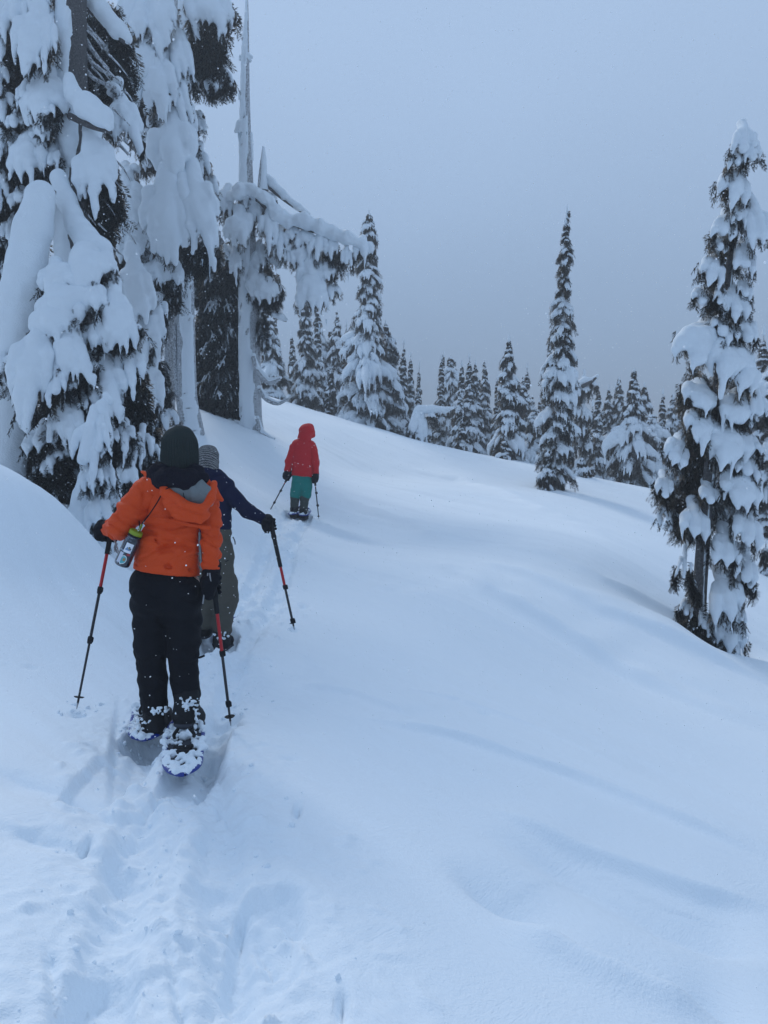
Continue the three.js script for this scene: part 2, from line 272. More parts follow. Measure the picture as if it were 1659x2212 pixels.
{
  const xs = [], ds = [];
  for (let d = -40; d < 1.2; d += Math.max(0.03, (1.3 - d) * 0.12)) ds.push(d);
  for (let d = 1.2; d < 210; d += d < 3.2 ? 0.013 : d < 9 ? 0.013 + (d - 3.2) * 0.0028 : d < 40 ? 0.0035 * d : 0.03 * d) ds.push(d);
  for (let x = -0.9; x < 170; ) { xs.push(x); const r = Math.abs(x + 0.9); x += r < 1.0 ? 0.013 : r < 3.5 ? 0.02 + (r - 1) * 0.02 : r < 14 ? 0.02 * r : 0.05 * r; }
  for (let x = -0.913; x > -170; ) { xs.unshift(x); const r = Math.abs(x + 0.9); x -= r < 1.0 ? 0.013 : r < 2.6 ? 0.02 + (r - 1) * 0.02 : r < 14 ? 0.02 * r + 0.01 : 0.05 * r; }
  const nx = xs.length, nd = ds.length, pos = new Float32Array(nx * nd * 3), uv = new Float32Array(nx * nd * 2), idx = new Uint32Array((nx - 1) * (nd - 1) * 6);
  for (let j = 0, o = 0; j < nd; j++) for (let i = 0; i < nx; i++, o++) { pos[o * 3] = xs[i]; pos[o * 3 + 1] = groundH(xs[i], ds[j]); pos[o * 3 + 2] = -ds[j]; uv[o * 2] = xs[i] * 1.3; uv[o * 2 + 1] = ds[j] * 1.3; }
  for (let j = 0, o = 0; j < nd - 1; j++) for (let i = 0; i < nx - 1; i++) { const a = j * nx + i, b = a + 1, c = a + nx, e = c + 1; idx[o++] = a; idx[o++] = b; idx[o++] = c; idx[o++] = b; idx[o++] = e; idx[o++] = c; }
  const g = new THREE.BufferGeometry(); g.setAttribute('position', new THREE.BufferAttribute(pos, 3)); g.setAttribute('uv', new THREE.BufferAttribute(uv, 2)); g.setIndex(new THREE.BufferAttribute(idx, 1)); g.computeVertexNormals();
  const m = new THREE.Mesh(g, M.groundSnow); m.name = 'snow_ground'; m.receiveShadow = m.castShadow = true; m.userData.kind = 'structure'; scene.add(m);
  console.log('ground', nx, nd, nx * nd * 2);
}

// ---------------------------------------------------------------- tree materials and building blocks
const barkTex = noiseTexture(512, (u, v) => { const n = 0.5 + 0.45 * tiled(u, v * 0.999, 9) + 0.35 * tiled(u, v, 22, 2) + 0.2 * tiled(u, v, 50, 4), s = smoothstep(n, 0.45, 0.75); return [lerp(0.26, 0.42, s), lerp(0.25, 0.42, s), lerp(0.25, 0.43, s)]; }, true);
const frostTex = noiseTexture(512, (u, v) => { const n = 0.5 + 0.5 * tiled(u, v, 8, 1) + 0.4 * tiled(u, v, 20, 2) + 0.3 * tiled(u, v, 45, 4), s = smoothstep(n, 0.22, 0.52); return [lerp(0.30, 0.82, s), lerp(0.30, 0.84, s), lerp(0.32, 0.86, s)]; }, true);
barkTex.repeat.set(2, 0.8); frostTex.repeat.set(1.6, 0.7);
M.bark = new THREE.MeshStandardMaterial({ name: 'bark', map: barkTex, roughness: 1, bumpMap: barkTex, bumpScale: 0.02 });
M.frostBark = new THREE.MeshStandardMaterial({ name: 'frosted_bark', map: frostTex, roughness: 0.95, bumpMap: frostTex, bumpScale: 0.012 });
M.needle = new THREE.MeshStandardMaterial({ name: 'needles', color: 0xffffff, roughness: 0.85, side: THREE.DoubleSide });
M.ice = new THREE.MeshPhysicalMaterial({ name: 'ice', color: new THREE.Color().setRGB(0.75, 0.85, 0.92), roughness: 0.15, transmission: 0.5, thickness: 0.02, ior: 1.31 });

// hanging sprays of needles, one metre long, tip down
function spray(n, spread, seedN) {
  seeded(seedN); const pos = [], nor = [], idx = [];
  const blade = (p, d, L, w, side) => { const q = pos.length / 3, m = p.clone().addScaledVector(d, L * 0.45), e = p.clone().addScaledVector(d, L), N = V().crossVectors(d, side).normalize();
    for (const v of [p, m.clone().addScaledVector(side, w), e, m.clone().addScaledVector(side, -w)]) { pos.push(v.x, v.y, v.z); nor.push(N.x, N.y, N.z); } idx.push(q, q + 1, q + 2, q, q + 2, q + 3); };
  const axis = (t) => V(0.10 * Math.sin(t * 3 + seedN), -t, 0.12 * t * t);
  for (let i = 0; i < n; i++) {
    const t = (i + 0.3 * rnd()) / n, a = (i % 2 ? 0 : Math.PI) + rr(-0.9, 0.9), d = V(Math.cos(a) * spread, -0.75, Math.sin(a) * spread * 0.8).normalize(), L = (0.34 - 0.16 * t) * rr(0.8, 1.25), p = axis(t), s = V().crossVectors(d, V(rr(-1, 1), rr(-0.3, 0.3), rr(-1, 1))).normalize();
    blade(p, d, L, L * 0.095, s);
    const b = p.clone().addScaledVector(d, L * 0.4), d2 = d.clone().applyAxisAngle(V(0, 0, 1), i % 2 ? 0.6 : -0.6); blade(b, d2, L * 0.55, L * 0.07, V(-s.z, s.y, s.x));
  }
  for (let i = 0; i < 4; i++) { const p = axis(i / 4), e = axis((i + 1) / 4), d = e.clone().sub(p), L = d.length(); blade(p, d.normalize(), L * 1.1, 0.02, V(0, 0, 1)); }
  const g = new THREE.BufferGeometry(); g.setAttribute('position', new THREE.Float32BufferAttribute(pos, 3)); g.setAttribute('normal', new THREE.Float32BufferAttribute(nor, 3)); g.setIndex(idx); return g;
}
const sprays = [spray(21, 0.75, 11), spray(18, 0.6, 23), spray(23, 0.9, 37)];
const _m = new THREE.Matrix4(), _q = new THREE.Quaternion(), _e = new THREE.Euler(), _s = V(1, 1, 1), DOWN = V(0, -1, 0);
class Needles { // gathers hanging sprays for one tree
  constructor() { this.list = sprays.map(() => []); }
  add(p, len, dir = DOWN, snowy = 0.15, fat = 1) {
    const k = Math.floor(rnd() * sprays.length), d = dir.clone().normalize();
    _q.setFromUnitVectors(DOWN, d); _q.multiply(new THREE.Quaternion().setFromAxisAngle(V(0, 1, 0), rnd() * 6.283));
    _m.compose(p, _q, V(len * fat, len, len * fat));
    let c; const r = rnd();
    if (r < snowy) { const w = rr(0.55, 0.85); c = [w * 0.96, w * 0.98, w]; } else if (r < snowy * 2.6) { const w = rr(0.16, 0.4); c = [w * 0.93, w, w * 0.98]; } else { const w = rr(0.55, 1.5); c = [0.034 * w, 0.045 * w, 0.035 * w]; }
    this.list[k].push([_m.clone(), c]);
  }
  build(parent) {
    const base = parent.getWorldPosition(V()), T = new THREE.Matrix4().makeTranslation(-base.x, -base.y, -base.z), C = new THREE.Color();
    this.list.forEach((l, k) => { if (!l.length) return; const im = new THREE.InstancedMesh(sprays[k], M.needle, l.length); im.name = 'foliage'; im.userData.kind = 'stuff'; im.castShadow = im.receiveShadow = true;
      l.forEach(([m, c], i) => { im.setMatrixAt(i, m.premultiply(T)); im.setColorAt(i, C.setRGB(...c)); }); parent.add(im); });
  }
}
// one snow-laden drooping bough from a (at the stem) to b (its low end), about w wide
function bough(a, b, w, o = {}) {
  const prims = [], dir = b.clone().sub(a), L = dir.length(), out = o.out ?? V(0, 0, 1), n = o.fingers ?? Math.max(2, Math.round(w / 0.115)), side = V().crossVectors(dir, out).normalize(), bulge = o.bulge ?? 0.22, th = o.thick ?? 1;
  const on = (t, s, up) => a.clone().addScaledVector(dir, t).addScaledVector(side, s * w * 0.5).addScaledVector(out, up);
  const arc = (t) => bulge * L * Math.sin(Math.PI * Math.min(1, t * 0.62 + 0.02)) ;
  const r0 = Math.min(w * 0.25, L * 0.3) * th, r1 = w * 0.24 * th;
  prims.push(cone(on(0.02, 0, arc(0)), on(0.3, 0, arc(0.3)), r0, r1), cone(on(0.3, 0, arc(0.3)), on(0.66, 0, arc(0.66)), r1, r1 * 0.95));
  const tips = [];
  for (let i = 0; i < n; i++) {
    const s = n === 1 ? 0 : (i / (n - 1)) * 2 - 1, j = rr(-0.12, 0.12), back = -0.12 * w * s * s;
    const rm = Math.min(w * 0.2, w / n * 0.95) * th * rr(0.85, 1.15), e = (1 - 0.28 * s * s * rr(0.3, 1)) * rr(0.72, 1.1);
    const p0 = on(0.22 + rr(0, 0.12), s * 0.45, arc(0.25) + back * 0.6), p1 = on(0.55 * e, s * 0.72 + j * 0.5, arc(0.55) + back), p2 = on(0.82 * e, s * 0.86 + j, arc(0.82) + back), p3 = on(e, s * 0.9 + j, arc(0.97) + back * 1.2);
    prims.push(cone(p0, p1, rm * 0.9, rm), cone(p1, p2, rm, rm * 0.85), cone(p2, p3, rm * 0.85, rm * rr(0.3, 0.5)));
    prims.push(cone(p3, p3.clone().add(V(rr(-0.3, 0.3) * rm, -rr(0.8, 2.2) * rm, 0)), rm * 0.32, rm * 0.1)); if (o.drips !== 0) for (let j = 0; j < 2; j++) { const q = p2.clone().lerp(p3, rnd()).addScaledVector(side, rr(-0.8, 0.8) * rm); prims.push(cone(q, q.clone().add(V(rr(-0.2, 0.2) * rm, -rr(1.2, 3) * rm, 0)), rm * 0.36, rm * 0.1)); }
    tips.push([p1, p2, p3, rm]);
  }
  if (w > 0.5) prims.push(cone(on(0.45, -0.35, arc(0.45) - 0.05 * w), on(0.45, 0.35, arc(0.45) - 0.05 * w), w * 0.16 * th, w * 0.16 * th), cone(on(0.68, -0.5, arc(0.68) - 0.1 * w), on(0.68, 0.5, arc(0.68) - 0.1 * w), w * 0.12 * th, w * 0.12 * th));
  return { prims, tips, w, L, side, out };
}
let lumpSeed = 0;
function boughMesh(B, cell) { const z = (lumpSeed += 3.17), w = B.w, amp = Math.min(0.05, w * 0.055), fr = 1.6 / w + 1; return sdf(B.prims, cell, { k: w * 0.065, bumps: (x, y, q) => amp * noise(x * fr + z, y * fr * 0.8, q * fr) + amp * 0.22 * noise(x * fr * 3 + z, y * fr * 1.3, q * fr * 3) + 0.004 * noise(x * 26, y * 20 + z, q * 26) }); }
// dark needles that show below and behind a bough
function fringe(N, B, { dense = 1, len = 0.2, snowy = 0.32 } = {}) {
  for (const [p1, p2, p3, r] of B.tips) {
    for (let i = 0; i < 6 * dense; i++) { const t = rnd(), p = p2.clone().lerp(p3, t).addScaledVector(B.out, -r * rr(0.1, 0.8)).add(V(rr(-1, 1) * r * 0.9, rr(-0.3, 0.5) * r, rr(-0.5, 0.2) * r)); N.add(p, len * rr(0.7, 1.5), V(rr(-0.35, 0.35), -1, rr(-0.1, 0.35)), snowy); }
    for (let i = 0; i < 2.4 * dense; i++) { const p = p1.clone().lerp(p3, rr(0.3, 1)).addScaledVector(B.side, (rnd() < 0.5 ? -1 : 1) * r * rr(0.8, 1.05)).addScaledVector(B.out, r * rr(-0.2, 0.25)); N.add(p, len * rr(0.35, 0.7), V(rr(-0.5, 0.5), -1, rr(0, 0.5)), snowy, 0.8); }
    for (let i = 0; i < 3 * dense; i++) { const p = p1.clone().lerp(p2, rnd()).addScaledVector(B.out, -r * rr(0.6, 1.6)).addScaledVector(B.side, rr(-1, 1) * r * 1.2); N.add(p, len * rr(0.9, 1.7), V(rr(-0.5, 0.5), -1, rr(-0.3, 0.3)), snowy * 0.6); }
  }
}
// snow plastered on one side of a stem: a ragged shell standing proud of the bark
function plaster(points, radii, facing, half, thick, sides = 28, steps = 60) {
  const curve = new THREE.CatmullRomCurve3(points), pos = [], idx = [], z = (lumpSeed += 1.9), u = [];
  for (let i = 0; i <= steps; i++) { const t = i / steps, p = curve.getPoint(t), q = t * (radii.length - 1), j = Math.min(radii.length - 2, Math.floor(q)), r = lerp(radii[j], radii[j + 1], q - j);
    for (let s = 0; s <= sides; s++) { const a = facing + (s / sides - 0.5) * 2 * Math.PI, off = Math.abs(s / sides - 0.5) * 2 * Math.PI, e = half + 0.45 * noise(t * steps * 0.12, a * 2, z) + 0.12 * noise(t * steps * 0.6, a * 6, z);
      const m = smoothstep(e - off, -0.22, 0.25) * smoothstep(noise(t * steps * 0.5, a * 5, z + 9) + 0.5 * noise(t * steps * 1.1, a * 9, z), -0.85, -0.6), hgt = lerp(-0.25 * r - 0.01, thick * (0.75 + 0.5 * noise(t * steps * 0.12, a * 1.3, z + 4) + 0.18 * noise(t * steps * 0.6, a * 4, z)), m);
      pos.push(p.x + Math.cos(a) * (r + hgt), p.y, p.z + Math.sin(a) * (r + hgt)); u.push(a * r * 2, p.y * 2.2); } }
  for (let i = 0; i < steps; i++) for (let s = 0; s < sides; s++) { const a = i * (sides + 1) + s, b = a + sides + 1; idx.push(a, b, a + 1, a + 1, b, b + 1); }
  const g = new THREE.BufferGeometry(); g.setAttribute('position', new THREE.Float32BufferAttribute(pos, 3)); g.setAttribute('uv', new THREE.Float32BufferAttribute(u, 2)); g.setIndex(idx); g.computeVertexNormals(); return g;
}
function icicle(p, L, r) { const g = new THREE.ConeGeometry(r, L, 6, 3); g.rotateX(Math.PI); g.translate(p.x, p.y - L / 2, p.z); return g; }
// a tree whose boughs are listed one by one: [x, y] of the stem end and of the low end as seen, and the width
class BigTree {
  constructor(name, label, base, group) { this.o = thing(name, label, 'tree', base, group); this.N = new Needles(); this.snow = []; this.stems = []; this.twigs = []; this.pads = []; this.icicles = []; this.grow = 1.04; }
  b(x0, y0, x1, y1, w, d, o = {}) {
    const s = pxm(d), g = this.grow, ex = (x0 - x1) * 0.1, ey = (y0 - y1) * 0.1; w *= g;
    const A = at(x0 + ex, y0 + ey, d + (o.back ?? 0.1)), Bq = at(x1 - ex * 0.4, y1 - ey * 0.4, d - (o.fwd ?? 0.25)), B = bough(A, Bq, w * s, o);
    this.pads.push(['snow_pad', boughMesh(B, o.cell ?? clamp(w * s / 22, 0.016, 0.034))]); fringe(this.N, B, o); return this;
  }
  // a rounded lump or limb of snow along points [x, y, radius]
  limb(d, pts, o = {}) { const s = pxm(d), prims = []; for (let i = 0; i < pts.length - 1; i++) { const [x0, y0, r0, z0 = 0] = pts[i], [x1, y1, r1, z1 = 0] = pts[i + 1]; prims.push(cone(at(x0, y0, d - z0), at(x1, y1, d - z1), r0 * s, r1 * s)); }
    const z = (lumpSeed += 2.3), amp = o.amp ?? 0.035; this.pads.push(['snow_limb', sdf(prims, o.cell ?? 0.024, { k: o.k ?? 0.06, bumps: (x, y, q) => amp * noise(x * 3 + z, y * 2.2, q * 3) + amp * 0.4 * noise(x * 8 + z, y * 7, q * 8) })]); return this; }
  stem(d, pts, o = {}) { const s = pxm(d), P = pts.map(([x, y, , z = 0]) => at(x, y, d - z)), R = pts.map((p) => p[2] * s); (o.twig ? this.twigs : this.stems).push([o.name ?? (R[0] > 0.07 ? 'trunk' : 'branch'), tube(P, R, o.sides ?? 14), o.frost ? M.frostBark : M.bark]); if (o.plaster) this.pads.push(['plastered_snow', plaster(P, R, o.facing ?? Math.PI * 0.75, o.half ?? 1.2, o.plaster, 28, Math.round(P[0].distanceTo(P[P.length - 1]) * 14))]); return this; }
  // a mass of hanging needles in an oval
  mass(x, y, rx, ry, d, n, o = {}) { const s = pxm(d); n *= 0.6;
    // shaded snow lying on the inner boughs
    for (let i = 0; i < (o.pads ?? n / 55); i++) { const a = rnd() * 6.283, q = Math.sqrt(rnd()) * 0.92, px = x + Math.cos(a) * q * rx, py = y + Math.sin(a) * q * ry, w = rr(0.25, 0.5) * (o.len ?? 0.4) / 0.4 * (o.padw ?? 1), L = w * rr(0.7, 1.3), A = at(px, py, d + rr(-0.2, 0.5) * (o.deep ?? rx * s * 0.5)); const Bq = A.clone().add(V(rr(-0.4, 0.4) * L, -L, rr(0, 0.4) * L)); const B = bough(A, Bq, w, { thick: rr(0.5, 0.8), fingers: 3 }); this.snow.push(boughMesh(B, Math.max(0.028, w / 12))); fringe(this.N, B, { dense: 0.7, len: (o.len ?? 0.4) * 0.6 }); }
    for (let i = 0; i < n; i++) { const a = rnd() * 6.283, q = Math.sqrt(rnd()), p = at(x + Math.cos(a) * q * rx, y + Math.sin(a) * q * ry, d + rr(-1, 1) * (o.deep ?? rx * s * 0.5)); this.N.add(p, (o.len ?? 0.4) * rr(0.7, 1.4), V(rr(-0.6, 0.6), -1, rr(-0.3, 0.4)), (o.snowy ?? 0.14) * 1.5 + 0.13, 0.9); } return this; }
  ice(x, y, d, L) { const s = pxm(d); this.icicles.push(icicle(at(x, y, d), L * s, 2.2 * s)); return this; }
  done() {
    for (const [n, g, m] of this.stems) part(n, g, m, this.o);
    if (this.twigs.length) part('branches', merged(this.twigs.map((t) => t[1])), M.frostBark, this.o, 'stuff');
    for (const [n, g] of this.pads) part(n, g, M.snow, this.o);
    if (this.snow.length) part('snow_cover', merged(this.snow), M.snow, this.o, 'stuff');
    if (this.icicles.length) part('icicles', merged(this.icicles), M.ice, this.o, 'stuff');
    this.N.build(this.o); return this.o;
  }
}

// ---------------------------------------------------------------- the great snow-laden trees on the left
const onGround = (x, y, d) => { const p = at(x, y, d); return V(p.x, groundH(p.x, d), -d); };
// lists below are read off enlarged views: L() for the upper left, K() for the lower left, three of their units to one
{
  seeded(101);
  const d = 12.6, T = new BigTree('old_fir_tree', 'huge fir at the left edge, its broad trunk half plastered white, half bare grey', onGround(165, 1040, d));
  const L = (x0, y0, x1, y1, w, dd = d, o) => T.b(x0 / 3, y0 / 3, x1 / 3, y1 / 3, w / 3, dd, o);
  T.stem(d + 0.3, [[168, 1075, 36], [163, 700, 34], [158, 480, 33], [156, 200, 31], [155, -40, 29], [154, -400, 24]], { plaster: 0.05, facing: Math.PI * 0.83, half: 1.4, sides: 18 });
  // crown
  L(270, 80, 235, 490, 210); L(330, 120, 330, 460, 120, d, { back: 0.2 }); L(310, 505, 300, 780, 250); L(190, 530, 180, 700, 110); L(325, 690, 320, 770, 80, d - 0.3, { fingers: 2 }); L(250, 800, 300, 900, 150, d, { snowy: 0.4 });
  L(215, 860, 190, 1190, 200); L(360, 950, 350, 1150, 90); L(120, 740, 110, 870, 100); L(30, 610, 45, 790, 130, d + 0.4); L(30, 820, 40, 1060, 120, d + 0.2); L(-10, 1090, 20, 1340, 130, d + 0.2);
  L(40, 20, 60, 340, 150, d + 0.5); L(140, -20, 130, 260, 140, d + 0.3); L(10, 440, 30, 610, 110, d + 0.5); L(240, -60, 260, 90, 160, d + 0.3); L(70, 880, 60, 1000, 120, d + 0.3); L(140, 1240, 150, 1330, 130, d); L(95, 1420, 90, 1620, 110, d + 0.3, { snowy: 0.4 }); L(20, 1520, 20, 1650, 90, d + 0.4, { snowy: 0.4 });
  T.limb(d - 0.35, [[150, 170, 10], [158, 205, 18, 0.1], [185, 228, 24, 0.2], [220, 252, 21, 0.35], [236, 274, 10, 0.4]]); T.limb(d, [[150, 215, 22], [148, 300, 18], [152, 350, 10]]);
  T.stem(d - 0.3, [[150, 250, 7], [195, 272, 6, 0.2], [240, 286, 4, 0.35]], { sides: 8 });
  T.limb(d + 0.6, [[172, -20, 20], [215, 20, 19], [255, 62, 17], [275, 84, 10]]); T.stem(d + 0.6, [[172, 2, 10], [222, 40, 9], [272, 92, 6]], { sides: 8 });
  for (const [y0, x1, y1] of [[45, 225, 100], [70, 235, 150], [105, 242, 165], [140, 250, 190]]) { T.stem(d + 0.5, [[176, y0, 6], [205, (y0 + y1) / 2 + 6, 4.5], [x1, y1, 3]], { sides: 7, frost: true }); }
  L(600, 890, 690, 1360, 260, d - 0.2, { thick: 0.85 }); L(780, 620, 890, 990, 190, d + 0.9, { thick: 0.8 }); L(560, 1180, 660, 1290, 90, d + 0.3); L(720, 560, 800, 620, 110, d + 1, { snowy: 0.4 });
  // the limb that sweeps down to the lower right
  T.limb(d - 0.5, [[128, 385, 17], [143, 430, 20, 0.1], [168, 490, 23, 0.3], [205, 545, 33, 0.5], [226, 585, 24, 0.6], [228, 600, 14, 0.6]], { k: 0.1 });
  T.mass(225, 130, 62, 130, d + 2.0, 1300, { snowy: 0.10 }); T.mass(215, 420, 42, 70, d + 0.9, 420, { snowy: 0.12 }); T.mass(40, 210, 62, 190, d + 0.9, 1600, { snowy: 0.2 }); T.mass(30, 450, 50, 120, d + 0.9, 700, { snowy: 0.25 }); T.mass(255, 500, 60, 130, d + 7, 900, { snowy: 0.14 }); T.mass(100, 400, 50, 60, d + 0.4, 300); T.mass(190, 680, 90, 130, d + 6.5, 800);
  for (let i = 0; i < 34; i++) { const x = rr(178, 285), y = rr(60, 620), L = rr(18, 46); T.stem(d + rr(0.2, 0.9), [[x - L * 0.5, y - L * 0.3, 2.6], [x, y + L * 0.2, 2], [x + L * 0.45, y + L * rr(0.5, 1), 1]], { sides: 5, twig: true }); }
  T.ice(73, 158, d - 0.3, 20);
  T.done();
}
{
  seeded(102);
  const d = 11.4, T = new BigTree('leaning_trunk', 'thick leaning trunk coated white with snow at the left edge', onGround(20, 1030, d));
  T.stem(d, [[14, 1075, 44], [30, 860, 44], [52, 640, 40], [78, 480, 32], [96, 405, 24]], { sides: 18 });
  T.limb(d, [[10, 1070, 47], [26, 860, 48, 0.05], [46, 640, 46, 0.05], [70, 500, 38, 0.05], [88, 425, 30, 0.05], [94, 415, 22, 0.05]], { cell: 0.03, amp: 0.03 });
  T.b(8, 770, 14, 815, 36, d - 0.5, { snowy: 0.5 }).b(30, 760, 26, 790, 22, d - 0.5, { snowy: 0.5 });
  T.stem(d - 0.5, [[44, 965, 4], [58, 980, 3], [68, 985, 1.5]], { sides: 6 });
  T.done().userData.category = 'trunk';
}
{
  seeded(103);
  const d = 11.0, T = new BigTree('snow_laden_fir', 'bulky fir buried under rounded snow lobes beside the leaning white trunk', onGround(150, 1060, d));
  const K = (x0, y0, x1, y1, w, dd = d, o) => T.b(x0 / 3, y0 / 3 + 553, x1 / 3, y1 / 3 + 553, w / 3, dd, o);
  T.stem(d + 0.5, [[160, 1090, 22], [165, 800, 18], [170, 560, 10]]);
  K(560, 10, 590, 170, 330, d + 0.2, { thick: 1.1 }); K(370, 60, 400, 240, 190, d + 0.1); K(690, 60, 700, 180, 110, d + 0.3); K(400, 250, 420, 390, 310, d - 0.1, { thick: 1.1 }); K(365, 325, 370, 490, 300, d - 0.2, { thick: 1.1 }); K(300, 430, 215, 1030, 230, d - 0.3, { fingers: 4, dense: 1.2 }); K(430, 440, 530, 860, 200, d - 0.2);
  K(585, 180, 605, 350, 190, d); K(395, 710, 390, 970, 110, d - 0.45); K(445, 930, 450, 1180, 190, d - 0.3); K(650, 410, 640, 620, 170, d); K(740, 210, 840, 700, 210, d + 0.1); K(840, 560, 890, 850, 150, d + 0.1); K(700, 710, 770, 1050, 200, d - 0.1, { fingers: 4 });
  K(870, 460, 900, 540, 80, d); K(530, 890, 540, 1010, 90, d - 0.2); K(610, 640, 640, 760, 130, d); K(460, 800, 470, 890, 90, d - 0.3, { fingers: 2 });
  K(300, 1100, 270, 1250, 170, d - 0.1, { dense: 2, snowy: 0.2 }); K(350, 1270, 350, 1370, 140, d - 0.15, { dense: 2.4, len: 0.3 }); K(440, 1200, 450, 1330, 120, d); K(810, 1090, 835, 1290, 130, d - 0.1, { dense: 1.6 }); K(820, 1310, 845, 1510, 130, d - 0.2); K(730, 1080, 740, 1280, 90, d - 0.2, { dense: 2 }); K(900, 1180, 880, 1420, 110, d + 0.1, { thick: 0.7 }); K(990, 1200, 1010, 1390, 110, d + 0.4, { thick: 0.7 }); K(930, 1120, 950, 1380, 140, d + 0.3, { thick: 0.7 }); K(680, 1420, 690, 1600, 130, d - 0.1); K(720, 830, 740, 960, 110, d);
  T.mass(75 + 40, 980, 52, 75, d + 0.5, 1400, { snowy: 0.24 }); T.mass(120, 1040, 42, 45, d + 0.35, 800, { snowy: 0.08, len: 0.3 }); T.mass(265, 900, 55, 120, d + 0.7, 1600, { snowy: 0.2 }); T.mass(250, 1060, 50, 60, d + 0.5, 800, { snowy: 0.2 }); T.mass(195, 760, 70, 60, d + 0.6, 600, { snowy: 0.2 }); T.mass(150, 880, 70, 120, d + 0.7, 1000, { snowy: 0.25 }); T.mass(215, 1080, 60, 60, d + 0.6, 700, { snowy: 0.2 });
  T.done();
}
{
  seeded(104);
  const d = 9.4, T = new BigTree('young_fir', 'small young fir wrapped in snow in the hollow behind the bank', onGround(220, 1205, d));
  const K = (x0, y0, x1, y1, w, dd = d, o) => T.b(x0 / 3, y0 / 3 + 553, x1 / 3, y1 / 3 + 553, w / 3, dd, o);
  T.stem(d + 0.15, [[226, 1235, 9], [222, 1040, 6], [224, 880, 3]], { sides: 8 });
  T.limb(d, [[228, 852, 5], [222, 878, 16, 0.05], [215, 930, 26, 0.1], [208, 990, 31, 0.14], [204, 1040, 35, 0.16]], { amp: 0.05 });
  T.limb(d, [[205, 1040, 34, 0.1], [192, 1100, 32, 0.12], [185, 1150, 30, 0.08], [200, 1200, 24, 0.05]], { amp: 0.06 });
  T.limb(d - 0.05, [[228, 852, 6], [236, 866, 7], [222, 870, 5]], { amp: 0.03, cell: 0.014 });
  K(620, 1030, 560, 1480, 150, d - 0.15, { len: 0.12 }); K(660, 1010, 690, 1380, 110, d - 0.1, { len: 0.13, dense: 1.5 }); K(600, 1330, 640, 1560, 130, d - 0.25, { len: 0.12 }); K(690, 1300, 720, 1560, 110, d - 0.1, { len: 0.13, dense: 1.4 }); K(640, 1500, 660, 1800, 150, d - 0.2, { len: 0.12, snowy: 0.4 }); K(560, 1520, 600, 1900, 170, d - 0.1, { len: 0.12 }); K(690, 1560, 700, 1880, 110, d - 0.1, { len: 0.14 }); K(500, 1560, 540, 1760, 110, d, { len: 0.1 }); K(740, 1440, 760, 1700, 100, d + 0.1, { len: 0.14 }); K(625, 1770, 625, 1980, 150, d - 0.25, { len: 0.14, dense: 1.5 }); K(690, 1200, 700, 1300, 70, d - 0.15, { len: 0.12 });
  T.mass(205, 1195, 28, 22, d + 0.05, 250, { len: 0.13, snowy: 0.2, deep: 0.12 }); T.mass(225, 1060, 30, 90, d + 0.1, 500, { len: 0.14, snowy: 0.25, deep: 0.15 });
  T.done();
}
